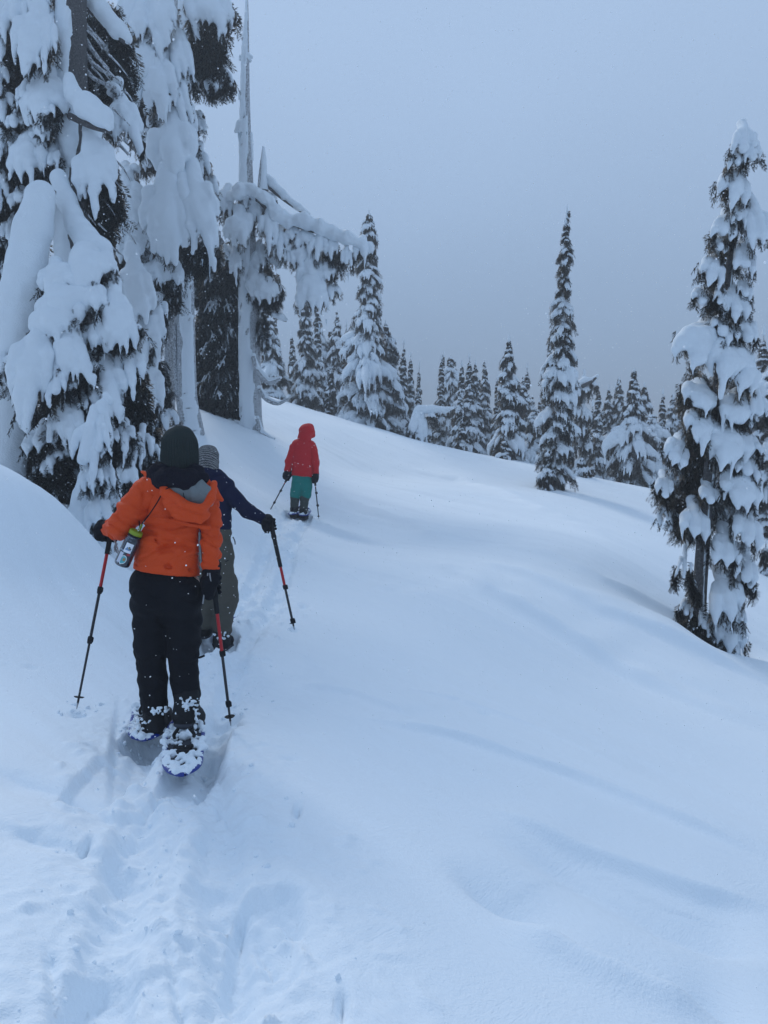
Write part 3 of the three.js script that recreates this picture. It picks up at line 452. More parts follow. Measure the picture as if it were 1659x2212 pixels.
{
  seeded(105);
  const d = 18.5, T = new BigTree('twin_trunk_fir', 'tall fir with two straight trunks, its stacked snow pads like giant mittens', onGround(400, 893, d));
  const L = (x0, y0, x1, y1, w, dd = d - 1.2, o) => T.b(x0 / 3, y0 / 3, x1 / 3, y1 / 3, w / 3, dd, o);
  T.stem(d + 0.5, [[364, 950, 13], [368, 750, 12], [374, 500, 12], [385, 200, 11], [388, -60, 10]], { frost: true });
  T.stem(d, [[414, 950, 30], [409, 900, 25], [404, 850, 21], [401, 700, 19], [398, 500, 18], [396, 200, 16], [390, -60, 14]], { frost: true, plaster: 0.025, facing: Math.PI * 0.36, half: 0.85 });
  T.stem(d - 0.1, [[382, 830, 5], [378, 850, 5], [362, 872, 4], [354, 880, 2]], { sides: 7, frost: true });
  T.stem(d - 0.1, [[378, 700, 3], [379, 790, 4], [388, 880, 6]], { sides: 7, frost: true });
  L(900, -60, 860, 330, 160); L(925, 40, 930, 260, 140, d - 1.5); L(1010, 230, 1000, 330, 110, d - 1.4); L(980, 250, 960, 700, 240, d - 1.4, { fingers: 6 }); L(1040, 330, 1075, 870, 170, d - 1.5); L(1010, -60, 1120, 370, 190, d - 1.3); L(1130, 180, 1200, 560, 140, d - 1.2); L(1080, 280, 1150, 560, 100, d - 1.1); L(1130, 420, 1230, 900, 120, d - 1.3, { fingers: 3 }); L(1190, 620, 1270, 1050, 120, d - 1.1);
  L(1130, 810, 1150, 1150, 260, d - 1.7, { fingers: 3, thick: 1.15 }); L(1030, 870, 1060, 1010, 80, d - 1.5); L(1200, 830, 1240, 1110, 110, d - 1.5);
  L(1110, 1110, 1130, 1670, 300, d - 1.9, { fingers: 7, dense: 1.4 }); L(1250, 1120, 1380, 1660, 220, d - 1.9, { fingers: 6, dense: 1.4 }); L(1180, 1130, 1230, 1400, 170, d - 2.0, { fingers: 3 });
  L(1300, 960, 1330, 1250, 90, d - 0.9); L(1340, 1120, 1390, 1330, 90, d - 0.8); L(1290, 760, 1310, 900, 70, d - 0.7, { snowy: 0.3 });
  L(900, 1430, 860, 1700, 200, d - 1.5, { thick: 0.8 }); L(830, 1180, 940, 1520, 170, d - 1.2, { thick: 0.8 }); L(930, 1480, 970, 1700, 140, d - 1.3, { thick: 0.8 }); L(870, 1660, 960, 2200, 210, d - 2.5, { fingers: 4, thick: 0.9 }); L(960, 1900, 1010, 2300, 180, d - 2.4, { fingers: 4, dense: 1.4 }); L(1060, 1660, 1080, 1860, 220, d - 1.6, { thick: 0.8, dense: 1.8 }); L(1140, 1700, 1160, 1960, 90, d - 1.5); L(1030, 1930, 1060, 2120, 100, d - 2); L(1000, 2320, 1000, 2720, 140, d - 2.6, { fingers: 4, dense: 1.4 }); L(940, 2250, 960, 2560, 110, d - 2.5);
  L(820, 1080, 880, 1180, 110, d - 0.8, { snowy: 0.5 }); L(960, 1020, 990, 1120, 80, d - 1, { snowy: 0.6 }); L(950, 860, 970, 960, 80, d - 1, { snowy: 0.6 });
  // the pad that leans out on the right at the top
  L(1290, -120, 1440, 260, 220, d - 1, { fingers: 4, dense: 2.4, len: 0.34 }); L(1260, -60, 1300, 130, 120, d - 0.9); L(1400, 40, 1460, 340, 90, d - 1, { dense: 2 }); L(1250, 470, 1300, 560, 90, d - 0.4, { snowy: 0.3, len: 0.3 }); L(1270, 735, 1300, 790, 70, d - 0.4, { snowy: 0.3 });
  T.mass(445, 95, 38, 36, d - 1, 550, { snowy: 0.03, len: 0.36, deep: 0.4 }); T.mass(468, 140, 16, 36, d - 1, 160, { snowy: 0.05, deep: 0.3 }); T.mass(478, 158, 8, 22, d - 1, 50, { snowy: 0.05, deep: 0.2 }); T.mass(330, 190, 55, 170, d + 0.6, 900, { snowy: 0.12 }); T.mass(395, 60, 30, 90, d + 0.3, 300, { snowy: 0.2 }); T.mass(350, 500, 60, 110, d + 0.3, 700, { snowy: 0.15 }); T.mass(425, 540, 60, 24, d - 1.2, 350, { snowy: 0.08, len: 0.35 }); T.mass(355, 615, 35, 40, d - 1.3, 350, { snowy: 0.1, len: 0.35 }); T.mass(315, 560, 50, 110, d + 0.3, 600, { snowy: 0.1 }); T.mass(335, 830, 25, 70, d - 2, 350, { snowy: 0.3 });
  T.ice(453, 575, d - 2, 40); T.ice(437, 560, d - 2, 16);
  T.done();
}
{
  seeded(106);
  const d = 22.5, T = new BigTree('dark_hemlock', 'dark shaded hemlock with drooping branches between the two straight trunks and the dead tree', onGround(470, 915, d));
  T.stem(d + 0.4, [[475, 930, 9], [470, 500, 7]], { frost: true });
  for (let i = 0; i < 46; i++) { const x = rr(432, 512), y = rr(540, 880), s = x < 470 ? -1 : 1; T.stem(d - rr(0.2, 1), [[470, y - 50, 3], [x - s * 12, y - 10, 2], [x, y + 20, 1.2]], { sides: 5, twig: true }); T.b(x - s * rr(8, 20), y - rr(20, 34), x, y + rr(8, 20), rr(14, 26), d - rr(0.3, 1.2), { thick: 0.55, snowy: 0.3, len: 0.34, cell: 0.04 }); }
  T.mass(470, 590, 50, 60, d, 1200, { snowy: 0.1, len: 0.5 }); T.mass(470, 730, 46, 110, d, 2000, { snowy: 0.16, len: 0.5 }); T.mass(468, 850, 50, 75, d, 1400, { snowy: 0.08, len: 0.5 });
  T.done();
}
{
  seeded(107);
  const d = 21, T = new BigTree('dead_snag_tree', 'dead grey tree with a needle-thin broken top and one long snowy arm', onGround(548, 925, d));
  const Z = (x) => 345.6 + x * 0.3125, W = (y) => 259 + y * 0.3125;
  const B = (x0, y0, x1, y1, w, dd = d, o) => T.b(Z(x0), W(y0), Z(x1), W(y1), w * 0.3125, dd, { cell: 0.03, len: 0.2, ...o });
  T.grow = 0.98;
  T.stem(d, [[549, 980, 30], [543, 905, 23], [540, 800, 23], [538, 650, 21], [536, 560, 18], [532, 400, 15], [530, 290, 12], [530, 200, 9], [531, 110, 7], [533, 40, 4], [534, -8, 1.5]], { frost: true, plaster: 0.035, facing: Math.PI * 0.66, half: 1.0, sides: 18 });
  T.limb(d, [[519, 128, 4], [530, 122, 9], [540, 130, 5]], { cell: 0.02 }).limb(d, [[517, 214, 3], [524, 205, 8], [530, 212, 5]], { cell: 0.02 }).limb(d, [[510, 284, 3], [522, 268, 10], [527, 290, 8]], { cell: 0.02 }).limb(d, [[541, 290, 6], [542, 345, 5]], { cell: 0.02 }).limb(d, [[520, 122, 3], [533, 118, 5], [543, 124, 3]], { cell: 0.02 });
  for (let i = 0; i < 9; i++) T.ice(515 + i * 2.2, 284 + rr(0, 6), d - 0.15, rr(8, 20));
  T.stem(d - 0.2, [[567, 412, 11], [567, 385, 9], [568, 350, 6], [568, 317, 1.2]], { frost: true, plaster: 0.03, facing: 0.6, half: 1.4 });
  T.stem(d - 0.2, [[575, 398, 5], [605, 424, 4.5], [640, 450, 3.5], [668, 467, 2]], { sides: 7 });
  T.limb(d - 0.2, [[574, 380, 6], [588, 396, 9], [615, 424, 8], [645, 447, 7], [668, 464, 4]], { cell: 0.022 });
  T.stem(d - 0.3, [[560, 425, 12], [610, 470, 9, 0.2], [690, 500, 7, 0.3], [750, 515, 5, 0.4], [785, 530, 3, 0.4]], { sides: 8 });
  // the long arm and what hangs from it
  T.limb(d - 0.4, [[498, 424, 10], [520, 410, 14, 0.2], [545, 412, 13, 0.2], [575, 428, 11, 0.2], [598, 462, 15, 0.2], [625, 476, 12, 0.25], [655, 480, 15, 0.3], [690, 488, 16, 0.4], [715, 500, 12, 0.4], [745, 512, 14, 0.5], [778, 524, 11, 0.5], [794, 546, 6, 0.5]], { cell: 0.026, k: 0.09, amp: 0.09 });
  B(470, 480, 420, 660, 120); B(600, 470, 600, 610, 90); B(520, 600, 480, 640, 100); B(550, 640, 560, 860, 180, d - 0.4, { fingers: 4 }); B(680, 520, 670, 720, 120); B(760, 500, 760, 600, 80); B(760, 620, 760, 890, 120, d - 0.4, { fingers: 3 }); B(830, 760, 840, 960, 110, d - 0.4, { fingers: 3 }); B(900, 740, 920, 850, 100, d - 0.4); B(890, 840, 900, 1060, 60, d - 0.4, { fingers: 2 }); B(1000, 780, 1010, 870, 120, d - 0.5); B(960, 860, 1000, 1010, 140, d - 0.5); B(1110, 790, 1090, 960, 110, d - 0.6, { fingers: 3 }); B(1040, 940, 1060, 1130, 160, d - 0.6, { fingers: 3 }); B(1060, 1050, 1060, 1330, 200, d - 0.7, { fingers: 5 }); B(1140, 960, 1160, 1120, 110, d - 0.6); B(1170, 1140, 1190, 1230, 110, d - 0.6, { fingers: 3 }); B(1180, 820, 1190, 960, 90, d - 0.6, { dense: 2.4 }); B(1290, 850, 1290, 1080, 70, d - 0.7, { fingers: 2, dense: 1.5 }); B(1400, 830, 1420, 970, 120, d - 0.7, { fingers: 3 }); B(1360, 850, 1370, 950, 60, d - 0.7, { dense: 2 });
  B(450, 890, 440, 1080, 80, d - 0.2, { fingers: 2 }); B(520, 880, 540, 1110, 80, d - 0.2, { fingers: 3 }); B(470, 880, 460, 930, 70); B(740, 930, 800, 1010, 90, d, { fingers: 2 }); B(690, 860, 720, 1000, 90); B(640, 920, 720, 1080, 110); B(650, 1060, 760, 1240, 180, d - 0.2, { dense: 1.6 }); B(800, 1140, 800, 1230, 80, d, { dense: 1.6 });
  T.limb(d - 0.3, [[592, 680, 6], [606, 684, 7], [617, 690, 4]], { cell: 0.02 }).limb(d - 0.3, [[598, 560, 9], [602, 573, 6]], { cell: 0.02 });
  T.stem(d - 0.3, [[570, 670, 5], [600, 686, 4], [619, 694, 2]], { sides: 6 });
  T.mass(580, 620, 26, 44, d - 0.05, 500, { snowy: 0.22, len: 0.3, deep: 0.5 }); T.mass(500, 560, 30, 50, d + 0.3, 250, { snowy: 0.25 }); T.mass(600, 500, 30, 20, d - 0.2, 150, { len: 0.25 }); T.mass(720, 560, 16, 22, d - 0.6, 160, { snowy: 0.1, len: 0.25, deep: 0.2 }); T.mass(520, 460, 40, 25, d + 0.1, 180, { len: 0.25 }); T.mass(565, 700, 14, 30, d - 0.1, 120, { snowy: 0.3, len: 0.3, deep: 0.3 });
  // bare curling lower branches
  for (const pts of [[[548, 770, 6], [556, 800, 7], [580, 826, 6], [606, 818, 4]], [[560, 840, 6], [575, 862, 5], [600, 872, 4], [622, 862, 2.5]], [[556, 905, 5], [566, 935, 5], [590, 950, 3], [594, 946, 1.5]]]) { T.stem(d - 0.4, pts.map((p) => [...p]), { sides: 7, frost: true }); T.limb(d - 0.4, pts.map(([x, y, r]) => [x, y - r * 0.6, r * 0.8]), { cell: 0.02, amp: 0.02 }); }
  for (const [x, y, h] of [[648, 590, 20], [652, 590, 30], [664, 600, 16], [720, 640, 24], [690, 700, 22], [705, 690, 14], [752, 590, 22], [628, 556, 18]]) T.ice(x, y, d - 0.7, h);
  T.done();
}
// ---------------------------------------------------------------- the tall narrow tree on the right
{
  seeded(108);
  const d = 10, T = new BigTree('narrow_fir_tree', 'tall narrow fir on the right loaded with fat snow cushions over a bare trunk', onGround(1548, 1415, d));
  const Q = (x0, y0, x1, y1, w, o) => T.b(1365 + x0 * 0.328, 691 + y0 * 0.328, 1365 + x1 * 0.328, 691 + y1 * 0.328, w * 0.328, d, { back: 0.05, fwd: 0.3, len: 0.15, cell: 0.02, drips: 0, bulge: 0.3, ...o });
  const U = (x0, y0, x1, y1, w, o) => T.b(1348 + x0 * 0.539, 259 + y0 * 0.539, 1348 + x1 * 0.539, 259 + y1 * 0.539, w * 0.539, d, { back: 0.05, fwd: 0.22, len: 0.14, cell: 0.02, drips: 0, bulge: 0.28, ...o });
  T.grow = 1.06;
  T.stem(d - 0.02, [[1504, 1425, 18], [1512, 1270, 15], [1524, 1110, 14], [1540, 950, 12], [1565, 700, 9], [1590, 450, 6], [1603, 300, 3]], { plaster: 0.012, facing: Math.PI * 0.45, half: 0.3 });
  Q(480, 60, 340, 280, 230, { thick: 1.1 }); Q(580, 10, 560, 130, 140); Q(700, -10, 735, 210, 120); Q(640, 150, 590, 390, 240, { thick: 1.1 }); Q(750, 270, 640, 490, 190); Q(430, 445, 420, 580, 210); Q(690, 515, 660, 700, 210, { thick: 1.1 }); Q(795, 440, 790, 710, 100); Q(460, 610, 420, 800, 200); Q(620, 700, 590, 970, 240, { thick: 1.1 }); Q(300, 785, 225, 970, 150); Q(720, 870, 730, 1060, 130); Q(690, 975, 680, 1250, 220, { thick: 1.1 }); Q(200, 1020, 185, 1220, 100, { dense: 1.6 }); Q(480, 1075, 490, 1240, 120, { snowy: 0.3 }); Q(395, 1210, 370, 1460, 160, { dense: 1.5 }); Q(730, 1225, 700, 1540, 160); Q(590, 1380, 590, 1650, 160); Q(735, 1520, 700, 1770, 130); Q(760, 1650, 740, 1790, 80); Q(575, 1660, 600, 1990, 180, { thick: 1.05 }); Q(600, 1880, 615, 2190, 170, { thick: 1.1, fwd: 0.15 }); Q(690, 1860, 690, 2010, 70, { dense: 0.4 }); Q(710, 2060, 715, 2090, 50, { dense: 0 });
  Q(340, 1510, 280, 1770, 110, { thick: 0.5, dense: 2.6, snowy: 0.25 }); Q(360, 1820, 310, 1970, 100, { thick: 0.7, dense: 2, snowy: 0.15 }); Q(390, 1960, 370, 2060, 80, { thick: 0.6, dense: 2 }); Q(460, 1885, 440, 2070, 80, { dense: 2 }); Q(400, 1690, 390, 1780, 50, { thick: 0.5, dense: 3 }); Q(790, 780, 800, 860, 80); Q(500, 2040, 490, 2130, 70, { dense: 2 });
  T.grow = 0.96; U(468, 30, 440, 200, 80, { thick: 1.0 }); U(480, 60, 490, 240, 62); U(440, 110, 425, 240, 60); U(440, 215, 415, 350, 120); U(490, 320, 530, 570, 95); U(405, 380, 360, 500, 90, { dense: 1.5 }); U(355, 550, 310, 690, 95); U(475, 500, 455, 640, 80); U(425, 680, 430, 810, 95); U(320, 690, 285, 760, 80); U(485, 780, 480, 930, 55); U(380, 480, 360, 540, 70, { snowy: 0.4 }); U(440, 330, 440, 450, 60); U(470, 640, 465, 740, 60); U(385, 640, 340, 800, 50, { dense: 2 }); U(440, 800, 425, 880, 60);
  T.limb(d, [[1607, 276, 2], [1606, 295, 8], [1602, 340, 15]], { cell: 0.016 });
  T.limb(d, [[1568, 1250, 26, 0.1], [1566, 1330, 24, 0.12], [1574, 1420, 27, 0.1]], { cell: 0.022, amp: 0.05 });
  for (const [x, y, rx, ry, n] of [[1495, 1010, 34, 90, 900], [1500, 850, 36, 60, 500], [1545, 1080, 50, 50, 450], [1560, 900, 50, 110, 800], [1560, 620, 28, 110, 500], [1580, 420, 22, 80, 250], [1610, 1000, 20, 90, 250], [1475, 1110, 28, 45, 350], [1492, 1340, 26, 45, 250], [1572, 1250, 18, 60, 250], [1535, 1360, 22, 40, 250], [1610, 1250, 12, 40, 80], [1440, 1060, 20, 30, 160]]) T.mass(x, y, rx, ry, d + 0.3, n * 0.8, { len: 0.17, snowy: 0.2, deep: 0.22, padw: 1.4 });
  T.done();
}

// ---------------------------------------------------------------- the trees across the slope
// snow pads that lie on a branch: stem end at the origin, growing out along +z and drooping
const pads = [], padTips = [];
for (let i = 0; i < 9; i++) {
  seeded(300 + i); const droop = [0.35, 0.55, 0.75, 0.95, 1.25, 0.6, 0.85, 1.05, 0.5][i], w = [0.75, 0.9, 0.8, 0.7, 0.6, 1.05, 0.95, 0.8, 0.6][i];
  const B = bough(V(0, 0, 0.02), V(rr(-0.08, 0.08), -droop, 0.9), w, { out: V(0, 0.75, 0.66), bulge: 0.2, fingers: 3 + (i % 3), thick: rr(0.85, 1.05) });
  pads.push(boughMesh(B, 0.055)); padTips.push(B.tips.map(([p1, p2, p3]) => [p1, p2, p3]));
}
const Y = V(0, 1, 0);
// H tall; shape(t, az) gives branch length at share t of the height; bare = share of clean stem at the foot
function buildTree(o, base, H, { shape, whorl = 0.038, per = 6, lean = 0, bare = 0.03, snowy = 0.3, sprayLen = 0.34, padScale = 0.8, droop = 1.3, trunkR = 0.012, missing = 0.1, dense = 1, foot = 0.5, cover = 0.93 }) {
  const N = new Needles(), lists = pads.map(() => []), stems = [], axis = (t) => V(base.x + lean * H * t * t, base.y + H * t, base.z);
  const R = (t) => H * trunkR * (1 - t) + 0.012 + 0.006 * H * Math.exp(-t * 30);
  const P = [], Rr = []; for (let i = 0; i <= 8; i++) { const t = i / 8; P.push(axis(t * 1.0 - (i ? 0 : foot / H))); Rr.push(R(t)); }
  const trunk = tube(P, Rr, 9), twigs = [];
  const col = new THREE.Color();
  for (let t = bare; t < 0.985; t += whorl * rr(0.75, 1.25) * (1 - 0.55 * t)) {
    const a0 = rnd() * 6.283, n = Math.max(2, Math.round(per * rr(0.8, 1.2)));
    for (let i = 0; i < n; i++) {
      if (rnd() < missing) continue;
      const az = a0 + (i + rr(-0.3, 0.3)) / n * 6.283, L = shape(t, az) * rr(0.55, 1.08) - 0.04; if (L < 0.04) continue;
      const p = axis(Math.min(0.99, t + rr(-0.5, 0.5) * whorl * 0.6)), k = droop < 0.8 ? [0, 1, 5, 8][Math.floor(rnd() * 4)] : droop > 1.2 ? [3, 4, 7, 6, 2, 4, 1][Math.floor(rnd() * 7)] : Math.floor(rnd() * pads.length);
      const q = new THREE.Quaternion().setFromAxisAngle(Y, Math.PI / 2 - az), wide = clamp(L * rr(0.65, 1.0), 0.13, 0.8 * padScale), S = V(wide, lerp(L, wide, 0.5) * rr(0.85, 1.15), L);
      const m = new THREE.Matrix4().compose(p, q, S);
      if (rnd() < cover) { lists[k].push(m); if (L > 0.35) lists[[1, 3, 4, 7][Math.floor(rnd() * 4)]].push(new THREE.Matrix4().compose(p.clone().add(V(Math.cos(az + 0.5), -0.25, Math.sin(az + 0.5)).multiplyScalar(L * 0.22)), new THREE.Quaternion().setFromAxisAngle(Y, Math.PI / 2 - az + rr(-0.9, 0.9)), S.clone().multiplyScalar(rr(0.4, 0.6)))); if (L > 0.9) lists[(k + 3) % pads.length].push(new THREE.Matrix4().compose(p.clone().add(V(Math.cos(az), 0, Math.sin(az)).multiplyScalar(L * 0.15)).add(V(0, 0.05 * L, 0)), new THREE.Quaternion().setFromAxisAngle(Y, Math.PI / 2 - az + rr(-0.35, 0.35)), S.clone().multiplyScalar(rr(0.55, 0.75)))); }
      if (L > 0.5) twigs.push(tube([p, p.clone().add(V(0, -0.08 * L, 0.6 * L * 0.6).applyQuaternion(q)), p.clone().add(V(0, -0.4 * L * droop, 0.8 * L).applyQuaternion(q))], [0.012 * L + 0.008, 0.012], 5, false));
      const out = V(Math.cos(az), 0, Math.sin(az));
      for (const [p1, p2, p3] of padTips[k]) for (let j = 0; j < 3.2 * dense; j++) {
        const f = p1.clone().lerp(p3, rr(0.1, 1.02)).applyMatrix4(m).addScaledVector(out, -0.06 * L).add(V(rr(-0.06, 0.06) * L, -rr(0.0, 0.1) * L, 0));
        N.add(f, Math.min(sprayLen, 0.5 * L + 0.08) * rr(0.65, 1.3), V(out.x * rr(0, 0.4) + rr(-0.2, 0.2), -1, out.z * rr(0, 0.4)), snowy, 1.05);
      }
      for (let j = 0; j < 3 * dense; j++) N.add(p.clone().addScaledVector(out, L * rr(0.05, 0.55)).add(V(0, -rr(0.05, 0.3) * L, 0)), Math.min(sprayLen * 1.2, 0.5 * L + 0.1) * rr(0.8, 1.4), V(out.x * 0.5, -1, out.z * 0.5), snowy * 0.7, 1.1);
    }
  }
  const tp = new THREE.Mesh(trunk.translate(-base.x, -base.y, -base.z), M.frostBark); tp.name = 'trunk'; tp.castShadow = tp.receiveShadow = true; o.add(tp);
  if (twigs.length) { const g = merged(twigs).translate(-base.x, -base.y, -base.z), b = new THREE.Mesh(g, M.bark); b.name = 'branches'; b.userData.kind = 'stuff'; b.castShadow = b.receiveShadow = true; o.add(b); }
  const T = new THREE.Matrix4().makeTranslation(-base.x, -base.y, -base.z);
  lists.forEach((l, k) => { if (!l.length) return; const im = new THREE.InstancedMesh(pads[k], M.snow, l.length); im.name = 'snow_cover'; im.userData.kind = 'stuff'; im.castShadow = im.receiveShadow = true; l.forEach((m, i) => im.setMatrixAt(i, m.premultiply(T))); o.add(im); });
  // tip
  const tipG = sdf([cone(axis(0.95), axis(1.0), 0.035 + H * 0.004, 0.02), cone(axis(1), axis(1.012), 0.02, 0.012)], 0.022, { k: 0.02, bumps: (x, y, z) => 0.02 * noise(x * 9, y * 7, z * 9) }); tipG.translate(-base.x, -base.y, -base.z);
  const tm = new THREE.Mesh(tipG, M.snow); tm.name = 'snow_cap'; tm.castShadow = tm.receiveShadow = true; o.add(tm);
  N.build(o); return o;
}
const lob = (n, s, pn = 1) => { const o = rnd() * 90; return (t, az) => Math.max(0.15, 1 + s * noise(Math.cos(az) * n + o, t * 9, Math.sin(az) * n) + pn * (0.5 * noise(t * 6.5, o, 2) + 0.3 * noise(t * 15, o, 7))); };
// a tree seen with its tip at (xt, yt) and its foot at (xb, yb)
function tree(name, label, xt, yt, xb, yb, d, opt, seedN, group) {
  seeded(seedN); const foot = at(xb, yb, d), top = at(xt, yt, d), base = V(foot.x, Math.min(groundH(foot.x, d) - 0.02, foot.y), -d), H = top.y - base.y;
  const o = thing(name, label, 'tree', base, group), half = (opt.half ?? 40) * pxm(d), v = lob(1.3, opt.wild ?? 0.55, opt.pn ?? 1), prof = opt.prof ?? ((t) => (1 - t) ** 0.85 * (0.35 + 0.65 * Math.min(1, t / 0.18)) + 0.02);
  return buildTree(o, base, H, { lean: (top.x - foot.x) / H, ...opt, shape: (t, az) => half * prof(t, az) * v(t, az) });
}
const T1 = (a) => (t) => { for (let i = 0; i < a.length - 1; i++) if (t <= a[i + 1][0]) return lerp(a[i][1], a[i + 1][1], (t - a[i][0]) / (a[i + 1][0] - a[i][0])); return a[a.length - 1][1]; };
const G1 = 'snow-covered firs along the skyline';
tree('fir_tree', 'tallest dark fir in the middle distance with a ragged broad foot', 797, 455, 790, 918, 33, { pn: 0.3, half: 62, prof: T1([[0, 0.75], [0.1, 0.9], [0.3, 1.0], [0.42, 0.95], [0.5, 0.7], [0.62, 0.62], [0.72, 0.5], [0.85, 0.38], [0.95, 0.2], [1, 0.08]]), wild: 0.75, per: 6, missing: 0.22, snowy: 0.49, padScale: 0.85, whorl: 0.036, cover: 0.93, dense: 1.0, sprayLen: 0.4 }, 401);
tree('fir_tree', 'very slender spire-topped fir standing alone on the right of the slope', 1225, 447, 1203, 1052, 22, { pn: 0.35, half: 60, prof: T1([[0, 0.6], [0.06, 0.55], [0.14, 0.75], [0.3, 0.9], [0.42, 0.82], [0.5, 0.72], [0.6, 0.5], [0.7, 0.4], [0.85, 0.3], [0.95, 0.16], [1, 0.06]]), wild: 0.55, per: 5, missing: 0.15, snowy: 0.64, padScale: 0.75, whorl: 0.034, cover: 0.96, dense: 0.9, sprayLen: 0.3 }, 402);
tree('fir_tree', 'evenly conical fir just left of the slender spire-topped fir', 1099, 722, 1098, 998, 29, { pn: 0.5, half: 46, prof: T1([[0, 0.7], [0.15, 0.95], [0.4, 0.75], [0.6, 0.6], [0.8, 0.36], [1, 0.06]]), per: 6, snowy: 0.70, padScale: 0.8 }, 403);
tree('fir_tree', 'conical fir with broad snowy arms in the right distance', 1370, 795, 1362, 1052, 28, { pn: 0.5, half: 56, prof: T1([[0, 0.45], [0.12, 0.6], [0.3, 0.85], [0.45, 1.0], [0.6, 0.6], [0.8, 0.36], [1, 0.06]]), wild: 0.5, per: 6, snowy: 0.70, padScale: 0.85 }, 404);
tree('fir_tree', 'half-hidden fir touching the trunk of the dead snag tree', 574, 672, 590, 866, 36, { half: 36, per: 6, snowy: 0.70, padScale: 0.8, prof: T1([[0, 0.9], [0.4, 0.9], [0.8, 0.5], [1, 0.1]]) }, 405);
tree('fir_tree', 'slim pointed fir with a clear trunk, right of the dead snag tree', 629, 716, 636, 866, 42, { half: 27, per: 5, snowy: 0.70, bare: 0.12 }, 406);
tree('fir_tree', 'round-topped bushy fir on the left skyline', 684, 704, 688, 880, 41, { half: 46, per: 7, snowy: 0.70, bare: 0.1, prof: T1([[0, 0.6], [0.2, 0.95], [0.6, 0.95], [0.8, 0.75], [0.95, 0.45], [1, 0.2]]) }, 407);
tree('fir_tree', 'second crown leaning against the round-topped bushy fir', 716, 708, 714, 890, 41.5, { half: 24, per: 5, snowy: 0.70, prof: T1([[0, 0.8], [0.6, 0.9], [0.85, 0.8], [1, 0.2]]) }, 408);
tree('fir_tree', 'thin young fir before the left foot of the tallest dark fir', 717, 770, 713, 907, 34.5, { half: 15, per: 5, snowy: 0.70, padScale: 0.5, prof: T1([[0, 0.9], [0.5, 0.8], [1, 0.15]]) }, 409);
tree('fir_tree', 'fir pressed against the right flank of the tallest dark fir', 833, 693, 838, 915, 34, { half: 36, per: 6, snowy: 0.64, padScale: 0.7, prof: T1([[0, 0.7], [0.3, 0.95], [0.6, 0.85], [0.85, 0.5], [1, 0.1]]) }, 410);
tree('fir_tree', 'slim fir right behind the tallest dark fir', 873, 730, 868, 935, 37, { half: 28, per: 5, snowy: 0.70 }, 411);
tree('fir_tree', 'small slim fir with a fine tip, left of the bent tree', 906, 780, 902, 925, 42, { half: 22, per: 5, snowy: 0.70 }, 412);
tree('fir_tree', 'left one of three firs crowding behind the bent tree', 958, 758, 950, 945, 44, { half: 36, per: 6, snowy: 0.64 }, 413);
tree('fir_tree', 'blunt-topped middle one of three firs crowding behind the bent tree', 973, 768, 970, 955, 42, { half: 32, per: 6, snowy: 0.70, prof: T1([[0, 0.8], [0.4, 1], [0.85, 0.7], [1, 0.3]]) }, 414);
tree('fir_tree', 'broadest of three firs crowding behind the bent tree', 997, 778, 1000, 972, 36, { half: 44, per: 6, snowy: 0.70 }, 415);
tree('young_fir_tree', 'little snow-wrapped fir in front of the broadest fir by the bent tree', 1001, 886, 996, 978, 30.5, { half: 17, per: 5, snowy: 0.49, padScale: 0.5 }, 416);
tree('fir_tree', 'small faint fir left of the evenly conical fir', 1058, 858, 1056, 990, 46, { half: 20, per: 5, snowy: 0.70 }, 417);
tree('fir_tree', 'low wide fir behind the foot of the slender spire-topped fir', 1155, 880, 1150, 1015, 30, { half: 44, per: 6, snowy: 0.70, prof: T1([[0, 0.9], [0.5, 0.8], [1, 0.2]]) }, 418);
tree('fir_tree', 'pointed fir left behind the conical fir with broad arms', 1330, 826, 1330, 1015, 37, { half: 38, per: 6, snowy: 0.70 }, 419);
tree('fir_tree', 'narrow fir poking up behind the conical fir with broad arms', 1391, 828, 1392, 1010, 33, { half: 20, per: 5, snowy: 0.70, prof: T1([[0, 0.9], [0.8, 0.9], [1, 0.4]]) }, 420);
tree('fir_tree', 'bushy fir at the right of the distant row with flat snowy arms', 1404, 890, 1402, 1046, 31, { half: 46, per: 7, snowy: 0.70, droop: 0.6, prof: T1([[0, 0.7], [0.4, 1], [0.8, 0.7], [1, 0.2]]) }, 421);
tree('fir_tree', 'tiny distant fir left of two dim tips', 1281, 862, 1281, 985, 46, { half: 22, per: 5, snowy: 0.70 }, 422);
tree('fir_tree', 'distant fir right beside the tiny one, dim in the mist', 1300, 866, 1302, 985, 48, { half: 20, per: 5, snowy: 0.70 }, 423);
tree('fir_tree', 'frosted fir cut by the right edge behind the narrow fir', 1668, 795, 1662, 1112, 21, { half: 62, per: 6, snowy: 0.70, droop: 0.6, padScale: 0.8, prof: T1([[0, 0.6], [0.3, 0.9], [0.9, 0.9], [1, 0.4]]) }, 424);
tree('young_fir_tree', 'small snow-buried fir low at the right edge', 1655, 1168, 1652, 1244, 16, { half: 26, per: 5, snowy: 0.70, padScale: 0.6 }, 425);
tree('young_fir_tree', 'small snow-buried fir against the foot of the slender spire-topped fir', 1183, 975, 1181, 1042, 21.4, { half: 22, per: 6, snowy: 0.64, padScale: 0.6, prof: T1([[0, 1], [0.5, 0.9], [1, 0.3]]) }, 426);
tree('young_fir_tree', 'white lumpy little fir right behind the slender spire-topped fir', 1258, 990, 1256, 1036, 26, { half: 20, per: 5, snowy: 0.49, prof: T1([[0, 1], [0.5, 0.9], [1, 0.3]]) }, 427);
tree('young_fir_tree', 'dark skirt of a young fir at the foot of the evenly conical fir', 1092, 935, 1090, 1000, 28.2, { half: 24, per: 6, snowy: 0.54, padScale: 0.6 }, 428);
